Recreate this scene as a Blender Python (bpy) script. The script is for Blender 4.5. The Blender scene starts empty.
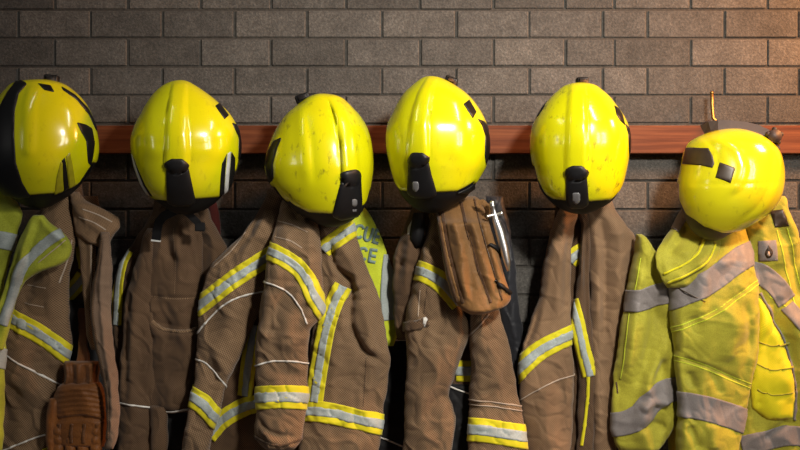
import bpy, math, random
import numpy as np
from mathutils import Vector
from mathutils.geometry import delaunay_2d_cdt

random.seed(7)
SC = bpy.context.scene
COL = SC.collection
CAM_D, CAM_Z, S0 = 3.0, 1.45, 0.0026      # camera distance to the wall, eye height, metres per photo pixel at the wall

# ------------------------------------------------------------------ maths helpers
def scale(d): return S0 * (CAM_D - d) / CAM_D
def W(px, py, d):
    s = scale(d); return Vector(((px - 400) * s, -d, CAM_Z + (225 - py) * s))

class Pchip:
    def __init__(self, x, y):
        x = np.asarray(x, float); y = np.asarray(y, float)
        h = np.diff(x); dl = np.diff(y) / h; n = len(x); m = np.zeros(n)
        if n == 2: m[:] = dl[0]
        else:
            for i in range(1, n - 1):
                if dl[i-1] * dl[i] > 0:
                    w1 = 2*h[i] + h[i-1]; w2 = h[i] + 2*h[i-1]
                    m[i] = (w1 + w2) / (w1/dl[i-1] + w2/dl[i])
            m[0] = dl[0]; m[-1] = dl[-1]
        self.x, self.y, self.m, self.h = x, y, m, h
    def __call__(self, q):
        q = np.clip(np.asarray(q, float), self.x[0], self.x[-1])
        i = np.clip(np.searchsorted(self.x, q) - 1, 0, len(self.x) - 2)
        h = self.h[i]; t = (q - self.x[i]) / h
        return ((1+2*t)*(1-t)**2*self.y[i] + t*(1-t)**2*h*self.m[i]
                + t*t*(3-2*t)*self.y[i+1] + t*t*(t-1)*h*self.m[i+1])

def _hash(ix, iy, seed):
    n = (ix.astype(np.int64)*374761393 + iy.astype(np.int64)*668265263 + seed*974634777) & 0xffffffff
    n = ((n ^ (n >> 13)) * 1274126177) & 0xffffffff
    return ((n ^ (n >> 16)) & 0xffff) / 65535.0
def noise(x, y, seed=0):
    x = np.asarray(x, float); y = np.asarray(y, float)
    ix = np.floor(x); iy = np.floor(y); fx = x-ix; fy = y-iy
    r = 0; u = fx*fx*fx*(fx*(fx*6-15)+10); v = fy*fy*fy*(fy*(fy*6-15)+10)
    g = []
    for dx in (0, 1):
        for dy in (0, 1):
            a = _hash(ix+dx, iy+dy, seed)*2*math.pi
            g.append(np.cos(a)*(fx-dx) + np.sin(a)*(fy-dy))
    return 1.5*((g[0]*(1-v)+g[1]*v)*(1-u) + (g[2]*(1-v)+g[3]*v)*u)

def smooth_line(pts, step=1.3):
    pts = np.asarray(pts, float)
    if len(pts) > 2:
        t = np.concatenate([[0], np.cumsum(np.hypot(*np.diff(pts, axis=0).T))])
        q = np.linspace(0, t[-1], max(3, int(t[-1]/step)+1))
        return np.stack([Pchip(t, pts[:, 0])(q), Pchip(t, pts[:, 1])(q)], 1)
    L = math.hypot(*(pts[1]-pts[0])); n = max(2, int(L/step)+1)
    return pts[0] + (pts[1]-pts[0])*np.linspace(0, 1, n)[:, None]

def line_dist(px, py, pts):
    """distance, side and 0..1 position of points against a polyline"""
    best = np.full(px.shape, 1e9); side = np.ones(px.shape); par = np.zeros(px.shape)
    seg = np.hypot(*np.diff(pts, axis=0).T); cum = np.concatenate([[0], np.cumsum(seg)])
    for i in range(len(pts)-1):
        a, b = pts[i], pts[i+1]; e = b-a; L2 = e@e
        if L2 == 0: continue
        t = np.clip(((px-a[0])*e[0]+(py-a[1])*e[1])/L2, 0, 1)
        dx = px-a[0]-t*e[0]; dy = py-a[1]-t*e[1]; d = np.hypot(dx, dy)
        m = d < best
        best = np.where(m, d, best); side = np.where(m, np.sign(e[0]*dy-e[1]*dx), side)
        par = np.where(m, (cum[i]+t*seg[i])/cum[-1], par)
    return best, side, par

# ------------------------------------------------------------------ object helpers
def thing(name, label, cat, loc, group=None):
    o = bpy.data.objects.new(name, None); COL.objects.link(o)
    o.location = loc; o.empty_display_size = 0.05
    o['label'] = label; o['category'] = cat
    if group: o['group'] = group
    return o
def root_loc(o):
    while o.parent: o = o.parent
    return o.location
def link_mesh(name, verts, faces, material, parent=None, uv=None, label=None, smooth=True, slots=None):
    me = bpy.data.meshes.new(name)
    v = np.asarray(verts, float)
    loc = np.array(root_loc(parent)) if parent else np.zeros(3)
    me.from_pydata((v-loc).tolist(), [], [tuple(int(i) for i in f) for f in faces])
    if uv is not None:
        lay = me.uv_layers.new(name='UVMap'); uv = np.asarray(uv)
        idx = np.zeros(len(me.loops), dtype=np.int64); me.loops.foreach_get('vertex_index', idx)
        lay.data.foreach_set('uv', uv[idx].astype(np.float32).ravel())
    if smooth: me.polygons.foreach_set('use_smooth', [True]*len(me.polygons))
    me.materials.append(material)
    me.update()
    o = bpy.data.objects.new(name, me); COL.objects.link(o)
    if parent: o.parent = parent
    if label: o['label'] = label
    return o

class MB:
    def __init__(self): self.v = []; self.f = []; self.uv = []
    def add(self, v, f, uv=None):
        b = len(self.v); self.v += [tuple(p) for p in v]; self.f += [tuple(int(i)+b for i in q) for q in f]
        self.uv += [tuple(q) for q in uv] if uv is not None else [(0, 0)]*len(v)
    def box(self, lo, hi, bev=0.0):
        x0, y0, z0 = lo; x1, y1, z1 = hi; b = bev; v = []
        if b <= 0:
            v = [(x, y, z) for x in (x0, x1) for y in (y0, y1) for z in (z0, z1)]
            self.add(v, [(0,1,3,2),(4,6,7,5),(0,4,5,1),(2,3,7,6),(0,2,6,4),(1,5,7,3)]); return
        # bevelled box as three crossing sleeves of corners
        idx = {}; v = []
        for sx in (0, 1):
            for sy in (0, 1):
                for sz in (0, 1):
                    X, Y, Z = (x0, x1)[sx], (y0, y1)[sy], (z0, z1)[sz]
                    ix, iy, iz = (b, -b)[sx], (b, -b)[sy], (b, -b)[sz]
                    for k, p in enumerate([(X, Y+iy, Z+iz), (X+ix, Y, Z+iz), (X+ix, Y+iy, Z)]):
                        idx[sx, sy, sz, k] = len(v); v.append(p)
        f = []
        def q(*keys): f.append(tuple(idx[k] for k in keys))
        for s in (0, 1):
            q((s,0,0,0),(s,1,0,0),(s,1,1,0),(s,0,1,0)); q((0,s,0,1),(1,s,0,1),(1,s,1,1),(0,s,1,1)); q((0,0,s,2),(1,0,s,2),(1,1,s,2),(0,1,s,2))
        for a in (0, 1):
            for b_ in (0, 1):
                q((0,a,b_,1),(1,a,b_,1),(1,a,b_,2),(0,a,b_,2)); q((a,0,b_,0),(a,1,b_,0),(a,1,b_,2),(a,0,b_,2)); q((a,b_,0,0),(a,b_,1,0),(a,b_,1,1),(a,b_,0,1))
                for c in (0, 1): f.append((idx[a,b_,c,0], idx[a,b_,c,1], idx[a,b_,c,2]))
        self.add(v, f)
    def tube(self, pts, r, n=12, cap=True):
        pts = [Vector(p) for p in pts]
        rr = r if hasattr(r, '__len__') else [r]*len(pts)
        v = []; f = []; up = Vector((0.13, 0.9, 0.41)).normalized()
        for i, p in enumerate(pts):
            t = (pts[min(i+1, len(pts)-1)] - pts[max(i-1, 0)]).normalized()
            a = t.cross(up).normalized(); c = a.cross(t)
            for k in range(n):
                an = 2*math.pi*k/n; v.append(p + (a*math.cos(an)+c*math.sin(an))*rr[i])
        for i in range(len(pts)-1):
            for k in range(n):
                k2 = (k+1) % n; f.append((i*n+k, i*n+k2, (i+1)*n+k2, (i+1)*n+k))
        if cap: f.append(tuple(range(n))[::-1]); f.append(tuple(range((len(pts)-1)*n, len(pts)*n)))
        self.add(v, f)
    def ball(self, c, r, n=14, m=9):
        rx, ry, rz = r if hasattr(r, '__len__') else (r, r, r); v = []; f = []
        for i in range(m+1):
            a = math.pi*i/m
            for k in range(n):
                b = 2*math.pi*k/n
                v.append((c[0]+rx*math.sin(a)*math.cos(b), c[1]+ry*math.sin(a)*math.sin(b), c[2]+rz*math.cos(a)))
        for i in range(m):
            for k in range(n):
                k2 = (k+1) % n; f.append((i*n+k, i*n+k2, (i+1)*n+k2, (i+1)*n+k))
        self.add(v, f)
    def build(self, name, m, parent=None, label=None, smooth=True):
        return link_mesh(name, self.v, self.f, m, parent, self.uv, label, smooth)

# ------------------------------------------------------------------ soft bodies: stacked cross-sections with real folds
class Body:
    """A closed soft volume: left and right outline per height, own distance from the wall, folds as geometry."""
    def __init__(self, rows, d, t, tb=None, n=2.4, wr=0.0035, lean=0.0, seed=0, end=9, folds=(), wob=1.0, egg=None, step=1.5, nth=64, fine=1.0):
        rows = sorted(rows, key=lambda r: r[0])
        self.y0, self.y1 = rows[0][0], rows[-1][0]
        ys = [r[0] for r in rows]
        self.egg = egg
        if egg:      # rows are inside a rounded top and bottom: egg = (top, bottom)
            self.y0, self.y1 = egg[:2]
            q = lambda y: np.sqrt(np.clip(1-((2*y-egg[0]-egg[1])/(egg[1]-egg[0]))**2, 1e-9, 1))
            self.ex = egg[2:] or None
            xt, xb = (egg[2], egg[3])
            self.q = q; self.axis = lambda y: xt+(xb-xt)*(y-egg[0])/(egg[1]-egg[0])
            yy = np.array(ys, float)
            self.L = Pchip(ys, [(self.axis(y)-r[1])/q(y) for y, r in zip(yy, rows)])
            self.R = Pchip(ys, [(r[2]-self.axis(y))/q(y) for y, r in zip(yy, rows)])
        else:
            self.L = Pchip(ys, [r[1] for r in rows]); self.R = Pchip(ys, [r[2] for r in rows])
        self.D = Pchip(ys, [(r[3] if len(r) > 3 else d) for r in rows])
        self.t, self.tb, self.n = t, (t*0.8 if tb is None else tb), n
        self.wr, self.lean, self.seed, self.end, self.wob, self.fine = wr, math.radians(lean), seed, end, wob, fine
        self.step, self.nth = step, nth
        self.folds = []; ready = []
        for f in folds:
            ln = smooth_line(f[0], 4); q, r = self.unproj(ln[:, 0], ln[:, 1])
            ready.append((np.stack([q, r], 1), f[1], f[2]*(1.0 if egg else 1.5), f[3] if len(f) > 3 else 'ridge'))
        self.folds = ready
    def ends(self, y):
        if self.egg:
            hw = self.halfwidths(y); return (hw[0]+hw[1])/self.maxw()
        if not self.end: return np.ones_like(y)
        a = np.clip((y-self.y0)/self.end, 0, 1); b = np.clip((self.y1-y)/self.end, 0, 1)
        return np.sqrt(np.clip(1-(1-a)**2, 0.02, 1))*np.sqrt(np.clip(1-(1-b)**2, 0.02, 1))
    def halfwidths(self, y):
        q = self.q(y); return self.L(y)*q, self.R(y)*q
    def maxw(self):
        if not hasattr(self, '_mw'):
            yy = np.linspace(self.y0, self.y1, 200); a, b = self.halfwidths(yy); self._mw = (a+b).max()
        return self._mw
    def edges(self, y):
        y = np.asarray(y, float)
        if self.egg:
            a, b = self.halfwidths(y); c = self.axis(y); return c-a, c+b
        l, r = self.L(y), self.R(y)
        if self.wob:
            l = l + self.wob*(noise(y*0.045, y*0+3.3, self.seed+11) + 0.5*noise(y*0.13, y*0+1.7, self.seed+5))*1.3
            r = r + self.wob*(noise(y*0.045, y*0+8.3, self.seed+17) + 0.5*noise(y*0.13, y*0+2.7, self.seed+6))*1.3
        return l, np.maximum(r, l+0.4)
    def disp(self, px, py):
        r = np.zeros(px.shape)
        if self.wr:
            c, s = math.cos(self.lean), math.sin(self.lean)
            u = c*px - s*py; v = s*px + c*py            # v runs along the garment
            wv = 3.0*noise(u*0.02, v*0.02, self.seed+31)
            r += self.wr*(2.3*noise(u*0.034+wv*0.3, v*0.0095, self.seed) + 0.5*noise(u*0.055, v*0.035+wv*0.2, self.seed+1))
            rid = 1-np.abs(noise(u*0.040+wv*0.25, v*0.030, self.seed+2))*2.4
            r += self.fine*self.wr*0.8*np.clip(rid, 0, 1)**3
            rid = 1-np.abs(noise((u+v)*0.035, (v-u)*0.05, self.seed+3))*2.6
            r -= self.fine*self.wr*0.5*np.clip(rid, 0, 1)**3
            r += self.fine*self.wr*0.13*noise(u*0.16, v*0.13, self.seed+4)
        for pts, w, a, kind in self.folds:
            d, sd, par = line_dist(px, py, pts)
            tap = np.clip(np.minimum(par, 1-par)*6+0.15, 0, 1) if kind != 'band' else np.clip((par-0.0)*12+0.2, 0, 1)
            if kind == 'step': r += a*np.tanh(d*sd/w)*np.exp(-(d/(w*5))**2)*tap
            elif kind == 'band':
                hw, soft = w; hwv = hw[0]+(hw[1]-hw[0])*par if hasattr(hw, '__len__') else hw
                k = np.clip((hwv+soft-d)/(2*soft), 0, 1); r += a*k*k*(3-2*k)*tap
            else: r += a*np.exp(-(d/w)**2)*tap
        return r
    def pos(self, th, y):
        th, y = np.broadcast_arrays(np.asarray(th, float), np.asarray(y, float))
        l, r = self.edges(y); e = self.ends(y); d = self.D(y)
        c, sn = -np.cos(th), np.sin(th); k = 2/self.n
        s = np.sign(c)*np.abs(c)**k; f = np.sign(sn)*np.abs(sn)**k
        if self.egg:
            ax = self.axis(y); px = np.where(s < 0, ax+(ax-l)*s, ax+(r-ax)*s)
        else: px = (l+r)/2+(r-l)/2*s
        dep = d + np.where(f > 0, self.t, self.tb)*f*e
        w = np.clip(sn*1.7, 0, 1) * np.clip(e*1.3, 0, 1)
        dep = dep + w*self.disp(px, y)
        sc_ = scale(d)
        return np.stack([(px-400)*sc_, -dep, CAM_Z+(225-y)*sc_], -1), px, sc_
    def facing(self, tx, ty):
        """section angle and height of the front point seen at a photo pixel from eye height"""
        tx = np.asarray(tx, float); ty = np.asarray(ty, float); shp = tx.shape; tx = tx.ravel(); ty = ty.ravel()
        g = np.linspace(-0.8, math.pi+0.8, 72); c, sn = -np.cos(g), np.sin(g); k = 2/self.n
        S = np.sign(c)*np.abs(c)**k; F = np.sign(sn)*np.abs(sn)**k; F = np.where(F > 0, self.t, self.tb)*F
        r = ty.copy(); ar = np.arange(len(tx))
        for _ in range(3):
            y = np.clip(r, self.y0+0.3, self.y1-0.3)
            l, rr = self.edges(y); e = self.ends(y); d = self.D(y)
            if self.egg:
                ax = self.axis(y)[:, None]; px = np.where(S < 0, ax+(ax-l[:, None])*S, ax+(rr[:, None]-ax)*S)
            else: px = ((l+rr)/2)[:, None]+((rr-l)/2)[:, None]*S
            dep = d[:, None]+F*e[:, None]
            K = scale(d)[:, None]/scale(dep); q = 400+(px-400)*K
            i0, i1 = q.argmin(1), q.argmax(1)
            over = np.maximum(q[ar, i0]-tx, 0)+np.maximum(tx-q[ar, i1], 0)
            ii = np.arange(len(g))[None, :]; ok = (ii >= i0[:, None]) & (ii < i1[:, None])
            hit = ok & (q <= tx[:, None]); j = np.where(hit.any(1), len(g)-1-hit[:, ::-1].argmax(1), i0); j = np.minimum(j, len(g)-2)
            f = np.clip((tx-q[ar, j])/np.maximum(q[ar, j+1]-q[ar, j], 1e-6), 0, 1)
            th = g[j]+(g[j+1]-g[j])*f
            th = np.where(tx < q[ar, i0], g[i0]-np.minimum(0.5, over*0.06), np.where(tx > q[ar, i1], g[i1]+np.minimum(0.5, over*0.06), th))
            kk = K[ar, j]; r = 225+(ty-225)/kk
        return th.reshape(shp), np.clip(r, self.y0+0.3, self.y1-0.3).reshape(shp)
    def unproj(self, tx, ty):
        th, y = self.facing(tx, ty); return self.pos(th, y)[1], y
    def at(self, px, py, off=0.0):
        """point lying on the front of the body, lifted off along its normal"""
        th, y = self.facing(px, py); return self.lift(th, y, off)
    def lift(self, th, y, off):
        P, _, _ = self.pos(th, y)
        if not np.any(off): return P
        h = 0.02; k = 0.6
        ya = np.clip(y-k, self.y0+1e-3, self.y1-1e-3); yb = np.clip(y+k, self.y0+1e-3, self.y1-1e-3)
        a = self.pos(th+h, y)[0]-self.pos(th-h, y)[0]; b = self.pos(th, yb)[0]-self.pos(th, ya)[0]
        n = -np.cross(a, b); n /= np.maximum(np.linalg.norm(n, axis=-1, keepdims=True), 1e-9)
        return P + n*np.asarray(off)[..., None]
    def geometry(self, rot=0.0):
        if self.egg:
            m = 72; ph = np.linspace(0.02, math.pi-0.02, m)
            ys = (self.y0+self.y1)/2-(self.y1-self.y0)/2*np.cos(ph)
        else:
            m = max(8, int((self.y1-self.y0)/self.step)); ys = np.linspace(self.y0, self.y1, m)
            if self.end: # denser rows where the ends round off
                ex = self.end*(1-np.cos(np.linspace(0, math.pi/2, 6)))
                ys = np.unique(np.round(np.concatenate([ys, self.y0+ex, self.y1-ex]), 3)); m = len(ys)
        nf = int(self.nth*0.72); nb = self.nth-nf
        th = np.concatenate([np.linspace(0, math.pi, nf, endpoint=False), np.linspace(math.pi, 2*math.pi, nb, endpoint=False)])
        n = len(th); T, Y = np.meshgrid(th, ys)
        P, px, s = self.pos(T, Y)
        V = P.reshape(-1, 3); u = (px*S0); v = -Y*S0
        c, sn = math.cos(math.radians(rot)), math.sin(math.radians(rot))
        UV = np.stack([(c*u-sn*v).ravel(), (sn*u+c*v).ravel()], 1)
        F = []
        for i in range(m-1):
            for k in range(n):
                k2 = (k+1) % n; F.append((i*n+k, i*n+k2, (i+1)*n+k2, (i+1)*n+k))
        V = np.vstack([V, P[0].mean(0), P[-1].mean(0)]); UV = np.vstack([UV, UV[:n].mean(0), UV[-n:].mean(0)])
        a, b = len(V)-2, len(V)-1
        for k in range(n):
            k2 = (k+1) % n; F.append((a, k2, k)); F.append((b, (m-1)*n+k, (m-1)*n+k2))
        return V, F, UV
    def build(self, name, m, parent, label=None, rot=0.0):
        V, F, UV = self.geometry(rot); return link_mesh(name, V, F, m, parent, UV, label)

def slab(top, bot, faces):
    """closed sheet from two matching layers"""
    n = len(top); F = [tuple(f) for f in faces] + [tuple(i+n for i in f[::-1]) for f in faces]
    cnt = {}
    for f in faces:
        for a, b in zip(f, f[1:]+f[:1]): cnt[(a, b)] = 1
    for (a, b) in cnt:
        if (b, a) not in cnt: F.append((b, a, a+n, b+n))
    return np.vstack([top, bot]), F

def band_grid(body, pts, width, off, thick=0.0022, lo=0.0005):
    c = smooth_line(pts, 1.3); g = np.gradient(c, axis=0); g /= np.linalg.norm(g, axis=1, keepdims=True)
    nr = np.stack([-g[:, 1], g[:, 0]], 1); k = max(3, int(width/1.5)+1); a = np.linspace(-0.5, 0.5, k)
    w = np.asarray(width) if not hasattr(width, '__len__') else np.interp(np.linspace(0, 1, len(c)), np.linspace(0, 1, len(width)), width)
    G = c[:, None, :] + nr[:, None, :]*(a[None, :, None]*(w[:, None, None] if np.ndim(w) else w))
    m = len(c); X, Y = G[..., 0].ravel(), G[..., 1].ravel()
    F = [(i*k+j, i*k+j+1, (i+1)*k+j+1, (i+1)*k+j) for i in range(m-1) for j in range(k-1)]
    top = body.at(X, Y, np.full(len(X), off+thick)); bot = body.at(X, Y, np.full(len(X), lo))
    V, F = slab(top, bot, F)
    uv = np.stack([X*S0, -Y*S0], 1); return V, F, np.vstack([uv, uv])
def band(body, name, pts, width, m, parent, off=0.0005, thick=0.0022, label=None):
    V, F, uv = band_grid(body, pts, width, off, thick); return link_mesh(name, V, F, m, parent, uv, label)

def chaikin(p, r=1.0):
    """round the corners by a few tenths of a pixel up to r pixels"""
    p = np.asarray(p, float)
    for rr in (r, r*0.45):
        o = []
        for i in range(len(p)):
            for e in (p[i-1], p[(i+1) % len(p)]):
                L = math.hypot(*(e-p[i])); o.append(p[i]+(e-p[i])*min(0.33, rr/max(L, 1e-6)))
        p = np.array(o)
    return p
def patch(body, name, poly, m, parent, off=0.0, thick=0.002, rnd=1.0, grid=3.0, label=None, bulge=0.0, lo=0.0003):
    p = chaikin(poly, rnd) if rnd else np.asarray(poly, float)
    B = []
    for a, b in zip(p, np.roll(p, -1, 0)):
        L = math.hypot(*(b-a)); k = max(1, int(L/1.6))
        for i in range(k): B.append(a+(b-a)*i/k)
    nb = len(B); x0, y0 = p.min(0); x1, y1 = p.max(0)
    I = [(x, y) for x in np.arange(x0+grid*0.5, x1, grid) for y in np.arange(y0+grid*0.5, y1, grid)]
    Bn = np.array(B)
    Bm = np.roll(Bn, -1, 0)
    def inside(q):
        k = (Bn[:, 1] > q[1]) != (Bm[:, 1] > q[1])
        xx = (Bm[k, 0]-Bn[k, 0])*(q[1]-Bn[k, 1])/(Bm[k, 1]-Bn[k, 1])+Bn[k, 0]
        return (q[0] < xx).sum() % 2 == 1
    I = [q for q in I if inside(q) and np.min(np.hypot(Bn[:, 0]-q[0], Bn[:, 1]-q[1])) > 0.6]
    vs = [Vector((float(q[0]), float(q[1]))) for q in list(B)+I]
    ov, oe, of, *_ = delaunay_2d_cdt(vs, [], [list(range(nb))], 1, 1e-5)
    X = np.array([v.x for v in ov]); Y = np.array([v.y for v in ov])
    of = [list(f) for f in of]
    for f in of:
        a, b, c = f[:3]
        if (X[b]-X[a])*(Y[c]-Y[a])-(X[c]-X[a])*(Y[b]-Y[a]) > 0: f.reverse()
    dist = np.array([np.min(np.hypot(Bn[:, 0]-x, Bn[:, 1]-y)) for x, y in zip(X, Y)])
    soft = np.clip(dist/1.6, 0, 1)
    o = off + thick*(0.55+0.45*soft) + bulge*np.clip(dist/6, 0, 1)**0.6
    top = body.at(X, Y, o); bot = body.at(X, Y, np.full(len(X), off*0+lo))
    V, F = slab(top, bot, [tuple(f) for f in of]); uv = np.stack([X*S0, -Y*S0], 1)
    return link_mesh(name, V, F, m, parent, np.vstack([uv, uv]), label)

# ------------------------------------------------------------------ materials
def new_mat(name):
    m = bpy.data.materials.new(name); m.use_nodes = True
    nt = m.node_tree; return m, nt, nt.nodes['Principled BSDF']
def N(nt, kind, **kw):
    n = nt.nodes.new(kind)
    for k, v in kw.items(): setattr(n, k, v)
    return n
def ramp(nt, fac, stops):
    r = N(nt, 'ShaderNodeValToRGB'); e = r.color_ramp.elements
    while len(e) < len(stops): e.new(0.5)
    for el, (p, c) in zip(e, stops): el.position = p; el.color = (*c, 1)
    nt.links.new(fac, r.inputs[0]); return r.outputs[0]
def mix(nt, fac, a, b, mode='MIX'):
    n = N(nt, 'ShaderNodeMix', data_type='RGBA', blend_type=mode)
    for s, v in ((n.inputs[0], fac), (n.inputs[6], a), (n.inputs[7], b)):
        if hasattr(v, 'links'): nt.links.new(v, s)
        else: s.default_value = v if not isinstance(v, tuple) else (*v, 1)
    return n.outputs[2]
def tex_noise(nt, scale_, detail=4, vec=None, rough=0.55):
    n = N(nt, 'ShaderNodeTexNoise'); n.inputs['Scale'].default_value = scale_; n.inputs['Detail'].default_value = detail
    n.inputs['Roughness'].default_value = rough
    if vec is not None: nt.links.new(vec, n.inputs['Vector'])
    return n.outputs[0]
def math_n(nt, op, a, b=None):
    n = N(nt, 'ShaderNodeMath', operation=op)
    for s, v in zip(n.inputs, (a, b)):
        if v is None: continue
        if hasattr(v, 'links'): nt.links.new(v, s)
        else: s.default_value = v
    return n.outputs[0]
def bump(nt, b, h, strength=0.3, dist=0.002):
    n = N(nt, 'ShaderNodeBump'); n.inputs['Strength'].default_value = strength; n.inputs['Distance'].default_value = dist
    nt.links.new(h, n.inputs['Height']); nt.links.new(n.outputs[0], b.inputs['Normal'])

def cloth_mat(name, dark, light, period=0.0062, rough=0.85, weave=True, dirt=0.35, sheen=0.15, bstr=0.35):
    m, nt, b = new_mat(name)
    uv = N(nt, 'ShaderNodeUVMap').outputs[0]; obj = N(nt, 'ShaderNodeTexCoord').outputs['Object']
    big = tex_noise(nt, 7, 5, obj); fine = tex_noise(nt, 420, 2, obj)
    if weave:
        sp = N(nt, 'ShaderNodeSeparateXYZ'); nt.links.new(uv, sp.inputs[0]); k = 2*math.pi/period
        sx = math_n(nt, 'SINE', math_n(nt, 'MULTIPLY', sp.outputs[0], k)); sy = math_n(nt, 'SINE', math_n(nt, 'MULTIPLY', sp.outputs[1], k))
        w = math_n(nt, 'ADD', math_n(nt, 'MULTIPLY', math_n(nt, 'MULTIPLY', sx, sy), 0.5), 0.5)
        f = math_n(nt, 'ADD', math_n(nt, 'MULTIPLY', w, 0.75), math_n(nt, 'MULTIPLY', fine, 0.25))
    else: f = fine
    c = ramp(nt, f, [(0.15, dark), (0.75, light)])
    d = ramp(nt, big, [(0.32, (1-dirt,)*3), (0.62, (1, 1, 1))])
    nt.links.new(mix(nt, 1.0, c, d, 'MULTIPLY'), b.inputs['Base Color'])
    b.inputs['Roughness'].default_value = rough; b.inputs['Specular IOR Level'].default_value = 0.2
    b.inputs['Sheen Weight'].default_value = sheen; b.inputs['Sheen Roughness'].default_value = 0.5
    bump(nt, b, f, bstr, 0.0012)
    return m
def plain_mat(name, col, rough=0.5, metal=0.0, var=0.12, coat=0.0, nscale=60, bstr=0.08, spec=0.5):
    m, nt, b = new_mat(name); obj = N(nt, 'ShaderNodeTexCoord').outputs['Object']
    n = tex_noise(nt, nscale, 4, obj)
    nt.links.new(ramp(nt, n, [(0.3, tuple(c*(1-var) for c in col)), (0.7, tuple(min(1, c*(1+var)) for c in col))]), b.inputs['Base Color'])
    b.inputs['Roughness'].default_value = rough; b.inputs['Metallic'].default_value = metal; b.inputs['Coat Weight'].default_value = coat
    b.inputs['Specular IOR Level'].default_value = spec
    bump(nt, b, n, bstr, 0.001); return m
def shell_mat(name, col, scuff=0.25, rough=0.16):
    m, nt, b = new_mat(name); obj = N(nt, 'ShaderNodeTexCoord').outputs['Object']
    mp = N(nt, 'ShaderNodeMapping'); mp.inputs['Scale'].default_value = (60, 60, 26); nt.links.new(obj, mp.inputs[0])
    sp = tex_noise(nt, 1.0, 6, mp.outputs[0], 0.65); blot = tex_noise(nt, 11, 3, obj)
    scr = math_n(nt, 'MULTIPLY', ramp(nt, sp, [(0.56, (0, 0, 0)), (0.66, (1, 1, 1))]), ramp(nt, blot, [(0.42, (0, 0, 0)), (0.62, (1, 1, 1))]))
    c = mix(nt, math_n(nt, 'MULTIPLY', scr, scuff), col, (col[0]*0.3, col[1]*0.27, col[2]*0.5+0.01))
    nt.links.new(c, b.inputs['Base Color'])
    nt.links.new(ramp(nt, blot, [(0.35, (rough,)*3), (0.75, (rough+0.10,)*3)]), b.inputs['Roughness'])
    b.inputs['Coat Weight'].default_value = 0.6; b.inputs['Coat Roughness'].default_value = 0.06
    b.inputs['Subsurface Weight'].default_value = 0.0
    return m

M = {}
M['brown'] = cloth_mat('brown_turnout_cloth', (0.058, 0.033, 0.016), (0.29, 0.185, 0.104))
M['brown_dark'] = cloth_mat('brown_worn_cloth', (0.036, 0.019, 0.010), (0.155, 0.092, 0.050), period=0.0055)
M['tan'] = cloth_mat('tan_turnout_cloth', (0.120, 0.070, 0.036), (0.32, 0.20, 0.113), period=0.0050, bstr=0.25)
M['webbing'] = cloth_mat('tan_pile_edge', (0.10, 0.062, 0.04), (0.30, 0.20, 0.135), period=0.004, bstr=0.7)
M['lining'] = cloth_mat('black_lining', (0.006, 0.006, 0.007), (0.016, 0.016, 0.018), weave=False, rough=0.6)
M['slate'] = cloth_mat('dark_slate_cloth', (0.012, 0.013, 0.017), (0.03, 0.031, 0.037), weave=False, rough=0.45)
M['yellow_tape'] = cloth_mat('yellow_tape', (0.55, 0.47, 0.008), (0.80, 0.72, 0.02), period=0.003, rough=0.6, dirt=0.25, bstr=0.1)
M['silver_tape'] = cloth_mat('silver_tape', (0.27, 0.32, 0.32), (0.46, 0.51, 0.50), weave=False, rough=0.38, dirt=0.3, bstr=0.15)
M['piping'] = plain_mat('white_piping', (0.62, 0.60, 0.56), 0.5)
M['thread'] = plain_mat('pale_thread', (0.40, 0.32, 0.25), 0.7)
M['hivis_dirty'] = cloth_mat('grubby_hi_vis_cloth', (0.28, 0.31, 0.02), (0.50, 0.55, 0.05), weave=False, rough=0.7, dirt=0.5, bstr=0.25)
M['hivis'] = cloth_mat('hi_vis_cloth', (0.48, 0.56, 0.02), (0.70, 0.80, 0.05), weave=False, rough=0.65, dirt=0.3, bstr=0.2)
M['hivis_olive'] = cloth_mat('hi_vis_lime_cloth', (0.29, 0.27, 0.022), (0.47, 0.435, 0.042), weave=False, rough=0.7, dirt=0.3, bstr=0.2)
M['hivis_bright'] = cloth_mat('hi_vis_yellow_mesh', (0.60, 0.54, 0.008), (0.78, 0.71, 0.015), period=0.004, rough=0.6, dirt=0.12, bstr=0.2)
M['grey_tape'] = cloth_mat('grey_reflective_tape', (0.18, 0.16, 0.155), (0.26, 0.235, 0.225), weave=False, rough=0.5, dirt=0.2, bstr=0.15)
M['letter'] = plain_mat('grey_green_print', (0.16, 0.24, 0.22), 0.6)
M['shell'] = shell_mat('yellow_helmet_shell', (0.64, 0.63, 0.003))
M['shell_worn'] = shell_mat('scuffed_yellow_helmet_shell', (0.64, 0.62, 0.003), scuff=0.95)
M['shell_lemon'] = shell_mat('lemon_helmet_shell', (0.62, 0.57, 0.008), scuff=0.4)
M['black'] = plain_mat('black_plastic', (0.007, 0.007, 0.008), 0.45, spec=0.35)
M['black_matt'] = plain_mat('black_rubber', (0.006, 0.006, 0.007), 0.55, spec=0.25)
M['brown_strap'] = plain_mat('dark_brown_rubber', (0.045, 0.026, 0.02), 0.55)
M['sticker'] = plain_mat('black_sticker', (0.007, 0.007, 0.007), 0.4, spec=0.3)
M['sticker_brown'] = plain_mat('dark_brown_sticker', (0.035, 0.022, 0.012), 0.4)
M['olive'] = plain_mat('shaded_olive_sticker', (0.36, 0.33, 0.01), 0.3)  # shading on the dull helmet stripes put into an olive colour
M['white_sticker'] = plain_mat('silver_sticker', (0.55, 0.56, 0.55), 0.35)
M['badge'] = plain_mat('grey_badge', (0.16, 0.16, 0.165), 0.35)
M['leather'] = cloth_mat('orange_brown_leather', (0.11, 0.035, 0.007), (0.32, 0.112, 0.022), weave=False, rough=0.5, dirt=0.6, bstr=0.5)
M['leather_dark'] = cloth_mat('dark_brown_leather', (0.07, 0.025, 0.007), (0.20, 0.072, 0.017), weave=False, rough=0.5, dirt=0.5, bstr=0.5)
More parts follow.
